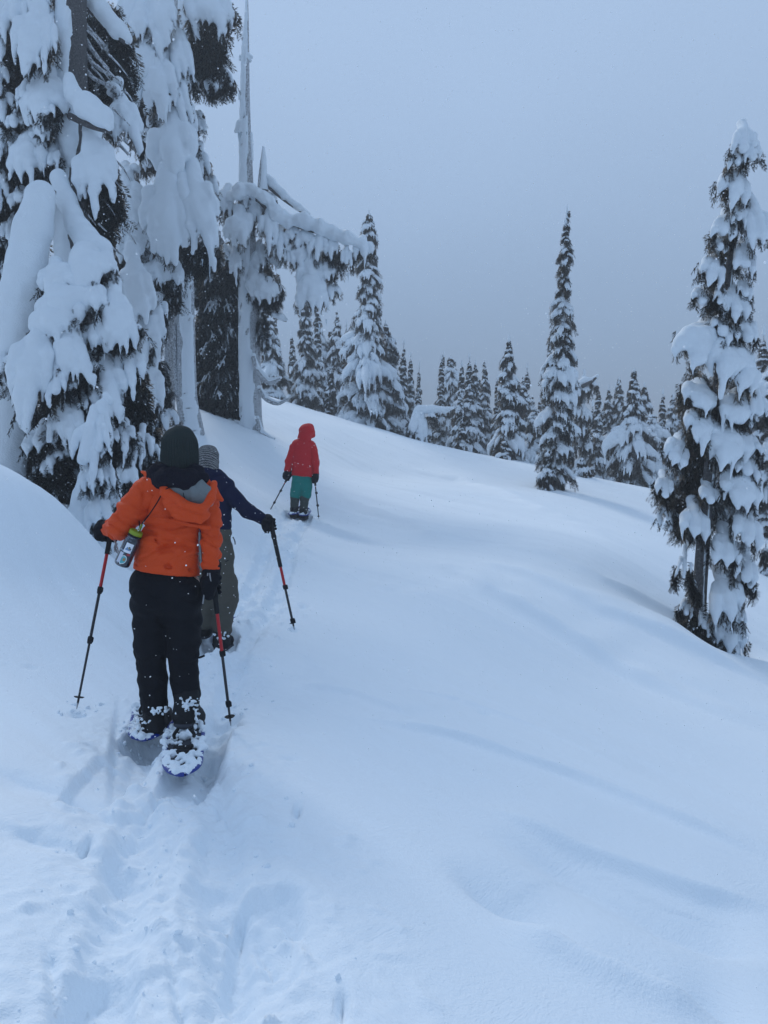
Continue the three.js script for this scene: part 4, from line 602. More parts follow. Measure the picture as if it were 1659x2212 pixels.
// the bent tree and the dead one with a bracket-shaped arm
{
  seeded(430); const d = 30, T = new BigTree('bent_tree', 'small tree bent flat by snow, its white arm pointing right', onGround(905, 955, d));
  T.stem(d, [[908, 965, 4], [906, 920, 3.5], [908, 892, 3], [940, 888, 2.5], [975, 886, 1.5]], { sides: 7 });
  T.limb(d, [[893, 905, 7], [905, 886, 10], [935, 884, 9], [960, 886, 7], [980, 880, 4]], { cell: 0.04 }); 
  for (const [x0, y0, x1, y1, w] of [[905, 890, 890, 935, 22], [912, 895, 908, 955, 24], [900, 905, 885, 950, 18], [920, 920, 922, 960, 18], [930, 890, 935, 905, 14]]) T.b(x0, y0, x1, y1, w, d, { cell: 0.045, len: 0.35 });
  T.mass(905, 930, 18, 26, d, 240, { len: 0.35, pads: 2 }); T.done();
}
{
  seeded(431); const d = 29.5, T = new BigTree('dead_frosted_tree', 'dead frosted tree with a crooked arm, right behind the slender spire-topped fir', onGround(1256, 1038, d));
  T.stem(d, [[1258, 1050, 7], [1256, 900, 6], [1258, 830, 4.5], [1262, 798, 1]], { frost: true, plaster: 0.04, facing: 1.4, half: 1.4 });
  T.stem(d - 0.2, [[1257, 835, 4], [1275, 826, 4], [1288, 816, 2]], { sides: 7 });
  T.limb(d - 0.1, [[1238, 850, 6], [1250, 828, 7], [1262, 822, 7], [1280, 822, 6], [1290, 812, 4]], { cell: 0.035 });
  for (const [x0, y0, x1, y1, w] of [[1246, 830, 1240, 862, 16], [1262, 830, 1266, 856, 14], [1282, 822, 1282, 838, 10], [1252, 870, 1244, 905, 20], [1262, 880, 1268, 915, 18], [1250, 925, 1244, 960, 20], [1262, 940, 1268, 985, 20], [1252, 980, 1248, 1035, 22], [1258, 900, 1258, 940, 16]]) T.b(x0, y0, x1, y1, w, d, { cell: 0.045, len: 0.32, snowy: 0.70 });
  T.done();
}
// more of the wood further down the far slope, fading into the mist
{
  const spots = []; seeded(440);
  for (let i = 0; i < 30; i++) { const d = rr(33.5, 42), x = 650 + (i + rr(0, 1)) / 30 * 800; spots.push([x, d, rr(2.6, 6.2)]); }
  for (let i = 0; i < 34; i++) { const d = rr(46, 62), x = 560 + (i + rr(0, 1)) / 34 * 900; spots.push([x, d, rr(4.2, 7.5)]); }
  for (const [x, d, h] of [[1025, 34, 4.4], [1045, 37, 5.2], [1072, 35, 4.2], [1128, 33, 4.0], [1290, 33, 4.6], [1312, 36, 5.4], [1345, 32, 4.0], [1428, 31, 4.6], [1450, 34, 5.2], [1640, 26, 6.4], [1625, 30, 6.0], [1660, 24, 5.2]]) spots.push([x, d, h]);
  for (const [x, d] of [[1500, 30], [1535, 33], [1575, 36], [1460, 40], [1430, 44], [1615, 31]]) spots.push([x, d, rr(3, 4.6)]);
  const kinds = [];
  spots.forEach(([x, d, h], i) => {
    const p = at(x, 1000, d), y = groundH(p.x, d) - 0.1, k = i % 5;
    if (!kinds[k]) { seeded(450 + k); const o = new THREE.Group(); o.name = 'distant_fir'; const v = lob(1.3, 0.35), wd = [1.0, 0.75, 1.35, 0.85, 1.15][k]; kinds[k] = buildTree(o, V(0, 0, 0), 6, { shape: (t, az) => wd * ((1 - t) ** 0.85 * (0.4 + 0.6 * Math.min(1, t / 0.15)) + 0.03) * v(t, az), per: 5, snowy: 0.70, whorl: 0.055, sprayLen: 0.45, dense: 0.8 }); seeded(500 + i); }
    const o = kinds[k].clone(); o.name = numbered('distant_fir'); o.position.set(p.x, y, -d); o.scale.setScalar(h / 6); o.rotation.y = i * 2.4; scene.add(o);
    const r = x < 700 ? 'left of the tallest dark fir' : x < 890 ? 'behind the tallest dark fir' : x < 1060 ? 'behind the bent tree' : x < 1200 ? 'behind the evenly conical fir' : x < 1310 ? 'right behind the slender spire-topped fir' : x < 1440 ? 'behind the conical fir with broad arms' : 'left of and behind the narrow fir';
    tag(o, 'small distant snowy fir in the mist ' + r, 'tree', 'distant firs ' + r);
  });
}

// ---------------------------------------------------------------- the three walkers
const weave = noiseTexture(256, (u, v) => 0.5 + 0.18 * Math.sin(u * 2 * Math.PI * 64) * Math.sin(v * 2 * Math.PI * 64) + 0.3 * tiled(u, v, 7) + 0.2 * tiled(u, v, 18, 2));
const cloth = (name, r, g, b, rough = 0.75, bump = 0.004) => new THREE.MeshPhysicalMaterial({ name, color: new THREE.Color().setRGB(r, g, b), roughness: rough, bumpMap: weave, bumpScale: bump, specularIntensity: 0.35 });
const C = {
  orange: cloth('orange_shell', 0.66, 0.068, 0.011, 0.6), red: cloth('red_shell', 0.55, 0.009, 0.015, 0.6), navy: cloth('navy_fleece', 0.005, 0.008, 0.036, 0.9), black: cloth('black_cloth', 0.004, 0.005, 0.009, 0.85), ink: cloth('dark_fleece', 0.010, 0.010, 0.020, 0.95, 0.02),
  teal: cloth('teal_cloth', 0.008, 0.20, 0.17, 0.75), olive: cloth('grey_olive_cloth', 0.085, 0.080, 0.066, 0.85), gaiter: cloth('grey_green_gaiter', 0.05, 0.062, 0.055, 0.8), lining: cloth('grey_lining', 0.17, 0.20, 0.21, 0.5), knit: cloth('charcoal_knit', 0.024, 0.032, 0.032, 0.95),
  skin: new THREE.MeshStandardMaterial({ name: 'skin', color: new THREE.Color().setRGB(0.55, 0.36, 0.28), roughness: 0.6 }), rubber: new THREE.MeshPhysicalMaterial({ name: 'rubber', color: new THREE.Color().setRGB(0.009, 0.010, 0.013), roughness: 0.75, specularIntensity: 0.5 }),
  blue: new THREE.MeshStandardMaterial({ name: 'blue_frame', color: new THREE.Color().setRGB(0.008, 0.032, 0.26), roughness: 0.35 }), deck: new THREE.MeshStandardMaterial({ name: 'deck', color: new THREE.Color().setRGB(0.03, 0.035, 0.05), roughness: 0.7 }),
  poleBlack: new THREE.MeshStandardMaterial({ name: 'black_shaft', color: new THREE.Color().setRGB(0.010, 0.011, 0.016), roughness: 0.4 }), poleRed: new THREE.MeshStandardMaterial({ name: 'red_shaft', color: new THREE.Color().setRGB(0.42, 0.008, 0.014), roughness: 0.35, metalness: 0.2 }), strap: cloth('grey_webbing', 0.3, 0.31, 0.33, 0.9),
};
const mottled = (() => { const t = noiseTexture(256, (u, v) => { const row = Math.sin(v * 2 * Math.PI * 22 + 1.5 * tiled(u, v, 6)), n = tiled(u, v, 20, 3) + 0.5 * tiled(u, v, 44, 5) + 0.35 * row, s = smoothstep(n, -0.2, 0.3); return [lerp(0.16, 0.62, s), lerp(0.17, 0.62, s), lerp(0.18, 0.62, s)]; }, true); t.repeat.set(1.1, 1.0); return new THREE.MeshStandardMaterial({ name: 'mottled_knit', map: t, roughness: 0.95, bumpMap: t, bumpScale: 0.004 }); })();
// points in a walker's own plane: x, y as seen, z = metres nearer than depth d
const frame = (d) => { const s = pxm(d); return { s, p: (x, y, z = 0) => at(x, y, d - z), c: (x0, y0, r0, x1, y1, r1, z0 = 0, z1 = z0, o) => cone(at(x0, y0, d - z0), at(x1, y1, d - z1), r0 * s, r1 * s, o), b: (x, y, r, z = 0, o) => ball(at(x, y, d - z), r * s, o) }; };
const hemCut = (f, x0, y0, x1, y1, R = 4) => { const a = f.p(x0, y0), b = f.p(x1, y1), m = a.clone().add(b).multiplyScalar(0.5), n = V(-(b.y - a.y), b.x - a.x, 0).normalize(); if (n.y > 0) n.negate(); return ball(m.addScaledVector(n, R), R, { cut: true, k: 0.008 }); };
function head(C0, R) { // facing away (towards -z)
  const q = (x, y, z) => C0.clone().add(V(x * R, y * R, z * R));
  return sdf([ball(C0, R * 0.98), cone(q(0, -0.25, -0.25), q(0, -0.85, -0.55), R * 0.8, R * 0.42), cone(q(0, 0.1, -0.95), q(0, -0.28, -1.2), R * 0.1, R * 0.17, { k: R * 0.15 }), ball(q(0, -0.62, -1.0), R * 0.2, { k: R * 0.2 }), ball(q(0.34, 0.04, -0.98), R * 0.16, { cut: true, k: R * 0.12 }), ball(q(-0.34, 0.04, -0.98), R * 0.16, { cut: true, k: R * 0.12 }), ball(q(0.34, 0.04, -0.86), R * 0.13, { k: 0.002 }), ball(q(-0.34, 0.04, -0.86), R * 0.13, { k: 0.002 }), cone(q(-0.2, -0.56, -1.2), q(0.2, -0.56, -1.2), R * 0.05, R * 0.05, { cut: true, k: R * 0.05 }), cone(q(1, 0.12, 0), q(1.02, -0.25, 0), R * 0.14, R * 0.1), cone(q(-1, 0.12, 0), q(-1.02, -0.25, 0), R * 0.14, R * 0.1), cone(q(0, -0.6, 0), q(0, -1.6, 0.15), R * 0.62, R * 0.7)], R * 0.075, { k: R * 0.18 });
}
function beanie(c0, r, h, brim, ribs, cell) { // knitted cap: crown, sides and a turned-up cuff
  return sdf([ball(c0.clone().add(V(0, h * 0.36, 0)), r * 0.97), cone(c0.clone().add(V(0, h * 0.3, 0)), c0.clone().add(V(0, -h * 0.22, 0)), r * 0.98, r), cone(c0.clone().add(V(0, -h * 0.2, 0)), c0.clone().add(V(0, -h * 0.36, 0)), r * brim, r * brim, { k: 0.004 }), ball(c0.clone().add(V(r * 0.3, h * 0.62, 0)), r * 0.4, { k: 0.03 }), ball(c0.clone().add(V(0, -h * 0.36 - r * 1.02, 0)), r * 1.0, { cut: true, k: 0.006 })], cell, { k: r * 0.3, bumps: (x, y, z) => { const a = Math.atan2(z - c0.z, x - c0.x); return 0.0038 * Math.cos(a * ribs) * smoothstep(c0.y + h * 0.75 - y, 0, 0.06) + 0.006 * noise(x * 14, y * 18, z * 14); } });
}
// a gloved hand closed on a pole: g on the pole, D down the pole, N from pole to palm, W the wrist
function hand(g, D, N, W, k = 1, cell = 0.0045) {
  D = D.clone().normalize(); N = N.clone().addScaledVector(D, -N.dot(D)).normalize(); const T = V().crossVectors(D, N), P = [], r = 0.0125 * k, R = 0.027 * k, at3 = (a, rad, dn) => g.clone().addScaledVector(N, Math.cos(a) * rad).addScaledVector(T, Math.sin(a) * rad).addScaledVector(D, dn);
  const knuckle = [0, 1, 2, 3].map((i) => at3(0.95, 0.043 * k, (i - 1.5) * 0.0235 * k));
  for (let i = 0; i < 4; i++) { const dn = (i - 1.5) * 0.0225 * k, sc = [0.95, 1, 0.97, 0.84][i]; const pts = [knuckle[i], at3(1.75, (R + 0.004) * 1.05, dn), at3(2.75, R, dn), at3(2.75 + 1.15 * sc, R * 0.98, dn)]; for (let j = 0; j < 3; j++) P.push(cone(pts[j], pts[j + 1], r * (1.05 - j * 0.07), r * (0.98 - j * 0.08), { k: 0.003 })); }
  const t = [at3(-0.5, 0.045 * k, -0.022 * k), at3(-1.2, R * 1.15, -0.038 * k), at3(-2.1, R * 1.05, -0.034 * k), at3(-2.8, R, -0.026 * k)]; for (let j = 0; j < 3; j++) P.push(cone(t[j], t[j + 1], r * (1.25 - j * 0.12), r * (1.1 - j * 0.12), { k: 0.004 }));
  P.push(cone(at3(0.2, 0.05 * k, -0.03 * k), at3(0.2, 0.05 * k, 0.03 * k), 0.025 * k, 0.023 * k, { k: 0.012 }), cone(at3(0.9, 0.043 * k, -0.034 * k), at3(0.9, 0.043 * k, 0.034 * k), 0.016 * k, 0.015 * k, { k: 0.01 }), cone(at3(0.1, 0.055 * k, 0), W, 0.03 * k, 0.036 * k, { k: 0.02 }), cone(W, W.clone().lerp(at3(0.1, 0.055 * k, 0), -0.35), 0.040 * k, 0.043 * k, { k: 0.006 }));
  return sdf(P, cell, { k: 0.006, bumps: (x, y, z) => 0.0018 * noise(x * 60, y * 60, z * 60) });
}
function pole(label, A, B, { red = [0.2, 0.42], thick = 1, locks = [0.42, 0.72], grip = 0.13, ext = 0.2, basket = true, strap = null, detail = true }) {
  const o = thing('trekking_pole', label, 'trekking pole', A), D = B.clone().sub(A), L = D.length(), u = D.clone().normalize(), at1 = (t) => A.clone().addScaledVector(D, t), side = V().crossVectors(u, V(0, 0, 1)).normalize();
  const t0 = (a, b, r0, r1, n = 12) => tube([at1(a), at1((a + b) / 2), at1(b)], [r0 * thick, (r0 + r1) / 2 * thick, r1 * thick], n);
  part('grip', sdf([cone(at1(-0.05), at1(0), 0.019 * thick, 0.017 * thick), cone(at1(0), at1(grip), 0.0155 * thick, 0.0165 * thick), cone(at1(grip), at1(grip + 0.02), 0.0175 * thick, 0.016 * thick)], 0.0045, { k: 0.006 }), C.rubber, o);
  if (ext > grip) part('foam_sleeve', t0(grip + 0.015, ext, 0.0145, 0.014), C.rubber, o);
  part('upper_shaft', t0(red[0], red[1], 0.0098, 0.0098), C.poleRed, o);
  part('middle_shaft', t0(red[1], locks[1], 0.0085, 0.0085), C.poleBlack, o);
  part('lower_shaft', t0(locks[1], 0.985, 0.0072, 0.0062), C.poleBlack, o);
  for (const l of locks) { const q = at1(l), g = merged([tube([at1(l - 0.018), at1(l), at1(l + 0.022)], [0.0145 * thick, 0.0155 * thick, 0.013 * thick], 12), (() => { const b = new THREE.CapsuleGeometry(0.0075 * thick, 0.018 * thick, 4, 8); b.applyQuaternion(new THREE.Quaternion().setFromUnitVectors(V(0, 1, 0), u)); b.translate(q.x - side.x * 0.014 * thick, q.y, q.z + 0.006); return b; })()]); part('clamp', g, C.rubber, o); }
  if (basket) { const q = at1(0.955), g = new THREE.CylinderGeometry(0.030, 0.022, 0.007, 14); g.applyQuaternion(new THREE.Quaternion().setFromUnitVectors(V(0, -1, 0), u)); g.translate(q.x, q.y, q.z); part('basket', g, C.rubber, o); }
  part('tip', t0(0.98, 1.02, 0.006, 0.002, 8), C.strap, o);
  if (strap) part('wrist_strap', merged(strap.map((s) => tube(s, [0.0038], 6))), C[strap.mat ?? 'strap'], o);
  return o;
}
// a snowshoe lying from tail T to nose H (points on the snow), w wide
function snowshoe(label, T, H, w, load, seedN) {
  seeded(seedN); const o = thing('snowshoe', label, 'snowshoe', T.clone().lerp(H, 0.5)), dir = H.clone().sub(T), L = dir.length(); dir.normalize(); const sd = V().crossVectors(dir, V(0, 1, 0)).normalize(), up = V().crossVectors(sd, dir).normalize();
  const P = (u, v, h = 0) => T.clone().addScaledVector(dir, v * L).addScaledVector(sd, u * w / 2).addScaledVector(up, h + (v > 0.8 ? (v - 0.8) ** 2 * 1.2 : 0));
  const half = (v) => v < 0.2 ? lerp(0.12, 0.9, Math.sin(v / 0.2 * Math.PI / 2) ** 0.7) : v > 0.75 ? Math.sqrt(Math.max(0, 1 - ((v - 0.75) / 0.25) ** 2)) : lerp(0.9, 1, (v - 0.2) / 0.55);
  const ring = []; for (let i = 0; i <= 16; i++) ring.push(P(half(i / 16 * 0.985), i / 16 * 0.985, 0.012)); for (let i = 16; i >= 0; i--) ring.push(P(-half(i / 16 * 0.985), i / 16 * 0.985, 0.012)); ring.push(ring[0].clone());
  part('frame', tube(ring, [0.0115], 8, false), C.blue, o);
  const pos = [], idx = []; for (let i = 0; i <= 20; i++) for (let j = 0; j <= 6; j++) { const v = 0.02 + i / 20 * 0.95, q = P((j / 3 - 1) * half(v) * 0.97, v, 0.010); pos.push(q.x, q.y, q.z); } for (let i = 0; i < 20; i++) for (let j = 0; j < 6; j++) { const a = i * 7 + j; idx.push(a, a + 1, a + 7, a + 1, a + 8, a + 7); }
  const dk = new THREE.BufferGeometry(); dk.setAttribute('position', new THREE.Float32BufferAttribute(pos, 3)); dk.setAttribute('uv', new THREE.Float32BufferAttribute(new Float32Array(pos.length / 3 * 2), 2)); dk.setIndex(idx); dk.computeVertexNormals(); part('deck', dk, C.deck, o);
  part('binding', merged([tube([P(-0.5, 0.62, 0.02), P(-0.52, 0.55, 0.06), P(-0.3, 0.52, 0.10)], [0.010], 6), tube([P(0.5, 0.62, 0.02), P(0.52, 0.55, 0.06), P(0.3, 0.52, 0.10)], [0.010], 6), tube([P(-0.45, 0.42, 0.03), P(0, 0.36, 0.035), P(0.45, 0.42, 0.03)], [0.012], 6)]), C.rubber, o);
  part('heel_plate', sdf([cone(P(-0.25, 0.33, 0.022), P(0.25, 0.33, 0.022), 0.02, 0.02), cone(P(-0.22, 0.4, 0.022), P(0.22, 0.4, 0.022), 0.02, 0.02)], 0.008, { k: 0.01 }), C.rubber, o);
  const lumps = []; for (let i = 0; i < load; i++) { const v = rr(0.0, 0.92), u = rr(-1.06, 1.06) * half(v); if (Math.abs(u) < 0.4 && v > 0.3 && v < 0.62 && rnd() < 0.8) continue; const r = rr(0.0045, 0.012); if (noise(u * 2.2 + seedN, v * 7, 3) < -0.22) continue; lumps.push(ball(P(u, v, 0.014 + r * rr(0.2, 0.9)), r)); if (rnd() < 0.03) lumps.push(ball(P(u * 1.1, v, 0.03), rr(0.016, 0.026))); }
  part('snow_on_deck', sdf(lumps, 0.0055, { k: 0.007, bumps: (x, y, z) => 0.006 * noise(x * 40, y * 40, z * 40) + 0.003 * noise(x * 90, y * 90, z * 90) }), M.crumb, o, 'stuff');
  return o;
}
const fold = (amp, fx, fy, fz, z0 = 0) => (x, y, z) => amp * (noise(x * fx, y * fy, z * fz + z0) + 0.5 * noise(x * fx * 2.1 + 5, y * fy * 2.2, z * fz * 2));
function boot(f, x, y, z, r, heelUp, name, parent, mat = C.rubber) { // ankle at x, y; the toe points away
  const A = f.p(x, y, z), s = f.s * r, heel = A.clone().add(V(0, -1.5 * s, 0.35 * s + heelUp * 0.2)), toe = heel.clone().add(V(0, -heelUp, -3.6 * s)), ballp = heel.clone().lerp(toe, 0.62);
  const b = part(name, sdf([cone(A, heel, s * 1.0, s * 0.95), cone(heel, ballp, s * 0.9, s * 0.95, { s: [1, 0.75, 1] }), cone(ballp, toe, s * 0.9, s * 0.7, { s: [1, 0.7, 1] }), cone(A, ballp, s * 0.8, s * 0.7)], 0.0085, { k: s * 0.5, bumps: (X, Y1, Z) => 0.004 * noise(X * 30, Y1 * 30, Z * 30) }), mat, parent);
  const dn = V(0, -0.62 * s, 0.14 * s * (heelUp > 0.03 ? 1 : 0)), sole = sdf([cone(heel.clone().add(dn), ballp.clone().add(dn), s * 0.92, s * 0.98, { s: [1, 0.4, 1] }), cone(ballp.clone().add(dn), toe.clone().add(dn), s * 0.96, s * 0.7, { s: [1, 0.4, 1] })], 0.008, { k: s * 0.2 });
  const so = part('sole', sole, C.deck, parent); so.name = 'sole'; parent.remove(so); so.position.set(0, 0, 0); b.add(so); return b;
}
// ---- the walker in orange
{
  seeded(600); const d = 4.42, f = frame(d), { p, c, b } = f, o = thing('person', 'walker in orange shell jacket and black trousers, nearest in the trail', 'person', p(368, 1560));
  // body: one figure under the clothes
  const bodyP = [c(384, 1060, 38, 364, 1180, 38, 0, 0, { s: [1, 1, 0.5] }), c(362, 1190, 38, 360, 1265, 46, 0, 0, { s: [1, 1, 0.55] }), c(330, 1050, 22, 440, 1070, 22), c(318, 1058, 22, 260, 1138, 18, 0, 0.03), c(260, 1138, 18, 236, 1145, 13, 0.03, -0.2), c(448, 1082, 21, 455, 1160, 17), c(455, 1160, 17, 455, 1240, 12, 0, 0.02), c(326, 1265, 34, 327, 1390, 24), c(327, 1390, 24, 331, 1520, 16), c(398, 1265, 34, 396, 1390, 24), c(396, 1390, 24, 402, 1500, 16), c(386, 1035, 20, 388, 1000, 18)];
  part('body', merged([sdf(bodyP, 0.016, { k: 0.03 }), head(p(388, 982), 33 * f.s)]), C.skin, o);
  part('trousers', sdf([c(360, 1230, 56, 359, 1275, 73, 0, 0, { s: [1, 1, 0.62] }), c(322, 1262, 42, 326, 1350, 38), c(326, 1350, 38, 326, 1405, 34), c(402, 1268, 36, 396, 1345, 40), c(396, 1345, 40, 396, 1405, 35), c(320, 1285, 40, 322, 1300, 40, 0.04), c(396, 1285, 40, 396, 1300, 40, 0.04), c(326, 1405, 33, 329, 1450, 28), c(396, 1405, 33, 399, 1450, 29), b(308, 1396, 20), b(415, 1392, 18), b(375, 1402, 13)], 0.0105, { k: 0.03, bumps: (x, y, z) => 0.012 * noise(x * 7, y * 12, z * 7) + 0.016 * Math.max(0, 0.2 - Math.abs(noise(x * 5 + y * 3, y * 8, z * 5))) * 5 * 0.8 }), C.black, o);
  const ga = (x0, x1, x2, y1, r2) => part('gaiter', sdf([c(x0, 1418, 33, x1, 1465, 31, 0.005), c(x1, 1465, 31, x2, y1, r2, 0.005)], 0.009, { k: 0.015, bumps: fold(0.006, 9, 24, 9, 3) }), C.black, o);
  const g1 = ga(326, 330, 333, 1522, 29), g2 = ga(395, 399, 403, 1500, 30);
  const strapOn = (g, pts) => { const m = new THREE.Mesh(tube(pts, [0.006], 6), C.black); m.geometry.translate(-o.position.x, -o.position.y, -o.position.z); m.name = 'buckle_strap'; g.add(m); };
  strapOn(g1, [p(308, 1422, 0.03), p(296, 1428, 0.05), p(297, 1440, 0.05), p(306, 1446, 0.03)]); strapOn(g2, [p(424, 1421, 0.02), p(432, 1420, 0.03), p(442, 1416, 0.03)]);
  boot(f, 333, 1528, 0.0, 25, 0, 'boot', o); boot(f, 404, 1500, 0.02, 27, 0.10, 'boot', o);
  // snow caught on the boots
  const caked = (x, y, w, h, n, z) => { const L = []; for (let i = 0; i < n * 3; i++) { const t = rr(-1, 1), u = rr(-1, 1); L.push(b(x + t * w, y + u * h, rr(1.2, 4.2) * (1.1 - 0.6 * Math.abs(t)), z * Math.sqrt(Math.max(0.1, 1 - t * t * 0.8)) + rr(-0.01, 0.015))); }; const m = part('caked_snow', sdf(L, 0.0042, { k: 0.008, bumps: (X, Y1, Z) => 0.005 * noise(X * 60, Y1 * 60, Z * 60) + 0.003 * noise(X * 120, Y1 * 120, Z * 120) }), M.crumb, o, 'stuff'); return m; };
  caked(404, 1516, 27, 9, 16, 0.105); caked(402, 1530, 10, 8, 8, 0.12); caked(345, 1534, 24, 9, 14, 0.09); caked(382, 1556, 7, 22, 8, 0.1); caked(303, 1566, 30, 14, 16, 0.09); caked(424, 1556, 8, 26, 9, 0.1); caked(404, 1590, 30, 10, 14, 0.12);
  const hem = p(358, 1234).y;
  const waist = (x, y, z) => { const yy = p(366, 1160).y, w = Math.exp(-(((y - yy) / 0.11) ** 2)), e = smoothstep(y - hem, 0.0, 0.07), groove = (n) => Math.max(0, 0.22 - Math.abs(n)) / 0.22;
    return e * (0.012 * fbm(x * 6, y * 9, z * 6, 2) + w * (0.020 * groove(noise(x * 2.6 + y * 5, y * 15 - x * 4, 3)) - 0.010 * noise(x * 6, y * 30, 1)) + (1 - w) * (0.012 * groove(noise(x * 6 - y * 5, y * 9, 8)) + 0.006 * noise(x * 20, y * 12, z * 9))); };
  const sz = (x) => 0.62 * 57 * f.s * Math.sqrt(Math.max(0.04, 1 - ((x - 370) / 62) ** 2)) + 0.006, creases = [];
  for (const [q, ...l] of [[4, 309, 1144, 345, 1157, 395, 1168, 431, 1166], [3, 306, 1156, 345, 1172, 384, 1196], [4, 302, 1128, 335, 1141, 390, 1137], [3, 316, 1078, 313, 1102, 304, 1120], [3.5, 442, 1108, 428, 1138, 400, 1150], [3, 322, 1118, 350, 1130, 372, 1152], [2.5, 420, 1176, 380, 1180, 350, 1192], [2, 282, 1217, 360, 1225, 436, 1235]]) for (let i = 0; i < l.length - 2; i += 2) creases.push(cone(p(l[i], l[i + 1], sz(l[i]) + 0.013), p(l[i + 2], l[i + 3], sz(l[i + 2]) + 0.013), q * f.s, q * f.s * 0.8, { cut: true, k: 0.018 }));
  const jk = part('jacket', sdf([c(384, 1068, 58, 370, 1140, 53, 0, 0, { s: [1, 1, 0.62] }), c(370, 1140, 53, 362, 1190, 62, 0, 0.005, { s: [1, 1, 0.62] }), c(361, 1195, 64, 358, 1270, 80, 0.005, 0.005, { s: [1, 1, 0.64] }), c(328, 1052, 28, 445, 1076, 28, 0, 0, { s: [1, 1, 0.9] }), c(345, 1040, 24, 420, 1050, 24, 0.01), ...creases, hemCut(f, 280, 1225, 437, 1243)], 0.0078, { k: 0.045, bumps: waist }), C.orange, o);
  const slv = (L, z0) => part('sleeve', sdf(L, 0.0085, { k: 0.022, bumps: (x, y, z) => 0.013 * noise(x * 9 + z0, y * 15, z * 9) + 0.016 * Math.max(0, 0.25 - Math.abs(noise(x * 7 + z0, y * 17 + x * 6, z * 7))) * 4 * 0.9 + 0.004 * noise(x * 22, y * 46 + z0, z * 20) }), C.orange, o);
  slv([c(322, 1058, 32, 288, 1100, 31, 0, 0.01), c(288, 1100, 31, 260, 1138, 28, 0.01, 0.03), c(260, 1138, 28, 238, 1142, 20, 0.03, -0.16), b(256, 1150, 22, 0.02)], 1);
  slv([c(446, 1082, 29, 454, 1135, 25), c(454, 1135, 25, 456, 1180, 23, 0, 0.01), c(456, 1180, 23, 454, 1226, 21, 0.01, 0.02), hemCut(f, 434, 1240, 474, 1246)], 7);
  part('side_zip', tube([p(431, 1150, 0.045), p(432, 1185, 0.05), p(435, 1232, 0.05)], [0.007], 6), C.lining, o);
  part('back_seam', tube([p(318, 1110, 0.075), p(345, 1120, 0.118), p(385, 1126, 0.135), p(420, 1134, 0.115), p(436, 1142, 0.075)], [0.003], 5), C.orange, o);
  // hood thrown back, its lining turned out
  const hd = part('hood', sdf([c(351, 1044, 9, 360, 1064, 11, 0.10, 0.15), c(360, 1064, 11, 397, 1086, 10, 0.15, 0.19), c(397, 1086, 10, 436, 1100, 10, 0.19, 0.18), c(436, 1100, 10, 456, 1078, 9, 0.18, 0.14), c(456, 1078, 9, 462, 1046, 8, 0.14, 0.07), c(372, 1092, 15, 440, 1112, 14, 0.14, 0.15, { s: [1, 1, 0.7] }), c(385, 1112, 12, 432, 1122, 10, 0.13, 0.14, { s: [1, 1, 0.7] }), c(360, 1122, 6, 452, 1140, 6, 0.10, 0.11), c(364, 1084, 12, 376, 1108, 9, 0.12), ball(p(414, 1062, 0.22), 31 * f.s, { cut: true, s: [1.1, 0.8, 1], k: 0.015 })], 0.007, { k: 0.022, bumps: (x, y, z) => 0.008 * noise(x * 10, y * 16, z * 10) + 0.009 * (0.35 - Math.abs(noise(x * 9 + 3, y * 30, z * 9))) }), C.orange, o);
  const sub = (name, geo, mat, parent) => { geo.translate(-o.position.x, -o.position.y, -o.position.z); const m = new THREE.Mesh(geo, mat); m.name = name; m.castShadow = m.receiveShadow = true; parent.add(m); return m; };
  sub('hood_lining', sdf([c(388, 1062, 22, 440, 1074, 22, 0.125, 0.115, { s: [1, 1, 0.5] }), b(432, 1060, 22, 0.11, { s: [1, 1, 0.5] }), c(376, 1056, 16, 420, 1056, 16, 0.12, 0.12, { s: [1, 1, 0.6] })], 0.006, { k: 0.02, bumps: (x, y, z) => 0.009 * noise(x * 32, y * 9, z * 9) }), C.lining, hd);
  sub('collar_flap', sdf([c(440, 1044, 10, 460, 1056, 9, 0.06, 0.05), c(460, 1056, 9, 480, 1080, 3, 0.05, 0.02), c(458, 1068, 8, 478, 1080, 3, 0.06, 0.02), c(446, 1040, 8, 440, 1046, 8, 0.05, 0.05)], 0.007, { k: 0.015 }), C.orange, hd);
  part('collar_tip', sdf([c(330, 1028, 8, 306, 1019, 3, 0.03, 0.01), c(330, 1034, 8, 316, 1028, 5, 0.04, 0.02)], 0.006, { k: 0.012 }), C.orange, o);
  sub('drawcord', tube([p(398, 1050, 0.14), p(396, 1066, 0.15), p(402, 1084, 0.17)], [0.002], 5), C.black, hd);
  part('neck_fleece', sdf([b(382, 1026, 46, 0.01, { s: [1.1, 0.62, 0.8] }), c(326, 1028, 15, 352, 1038, 18, 0, 0.09), c(352, 1038, 18, 395, 1042, 16, 0.10, 0.13), c(395, 1042, 16, 438, 1034, 14, 0.13, 0.08), c(340, 1018, 17, 425, 1022, 18, 0.06, 0.05), c(360, 1030, 20, 410, 1034, 20, 0.11, 0.11)], 0.007, { k: 0.02, bumps: (x, y, z) => 0.012 * noise(x * 16, y * 20, z * 16) + 0.006 * noise(x * 45, y * 45, z * 45) }), C.ink, o);
  part('knit_cap', beanie(p(388, 976), 36.5 * f.s, 52 * f.s, 1.09, 40, 0.004), C.knit, o);
  // hands and poles
  const g = p(240, 1150, -0.17), tipL = p(167, 1524, 0.08), Dl = tipL.clone().sub(g);
  part('glove', hand(g, Dl, V(-0.75, 0.2, 0.55), p(243, 1140, -0.13), 1.2), C.black, o);
  const gr = p(462, 1266, 0.05), tipR = p(498, 1562, 0.02), Dr = tipR.clone().sub(gr);
  part('glove', hand(gr, Dr, V(-0.1, 0, 0.95), p(456, 1236, 0.03), 1.25), C.black, o);
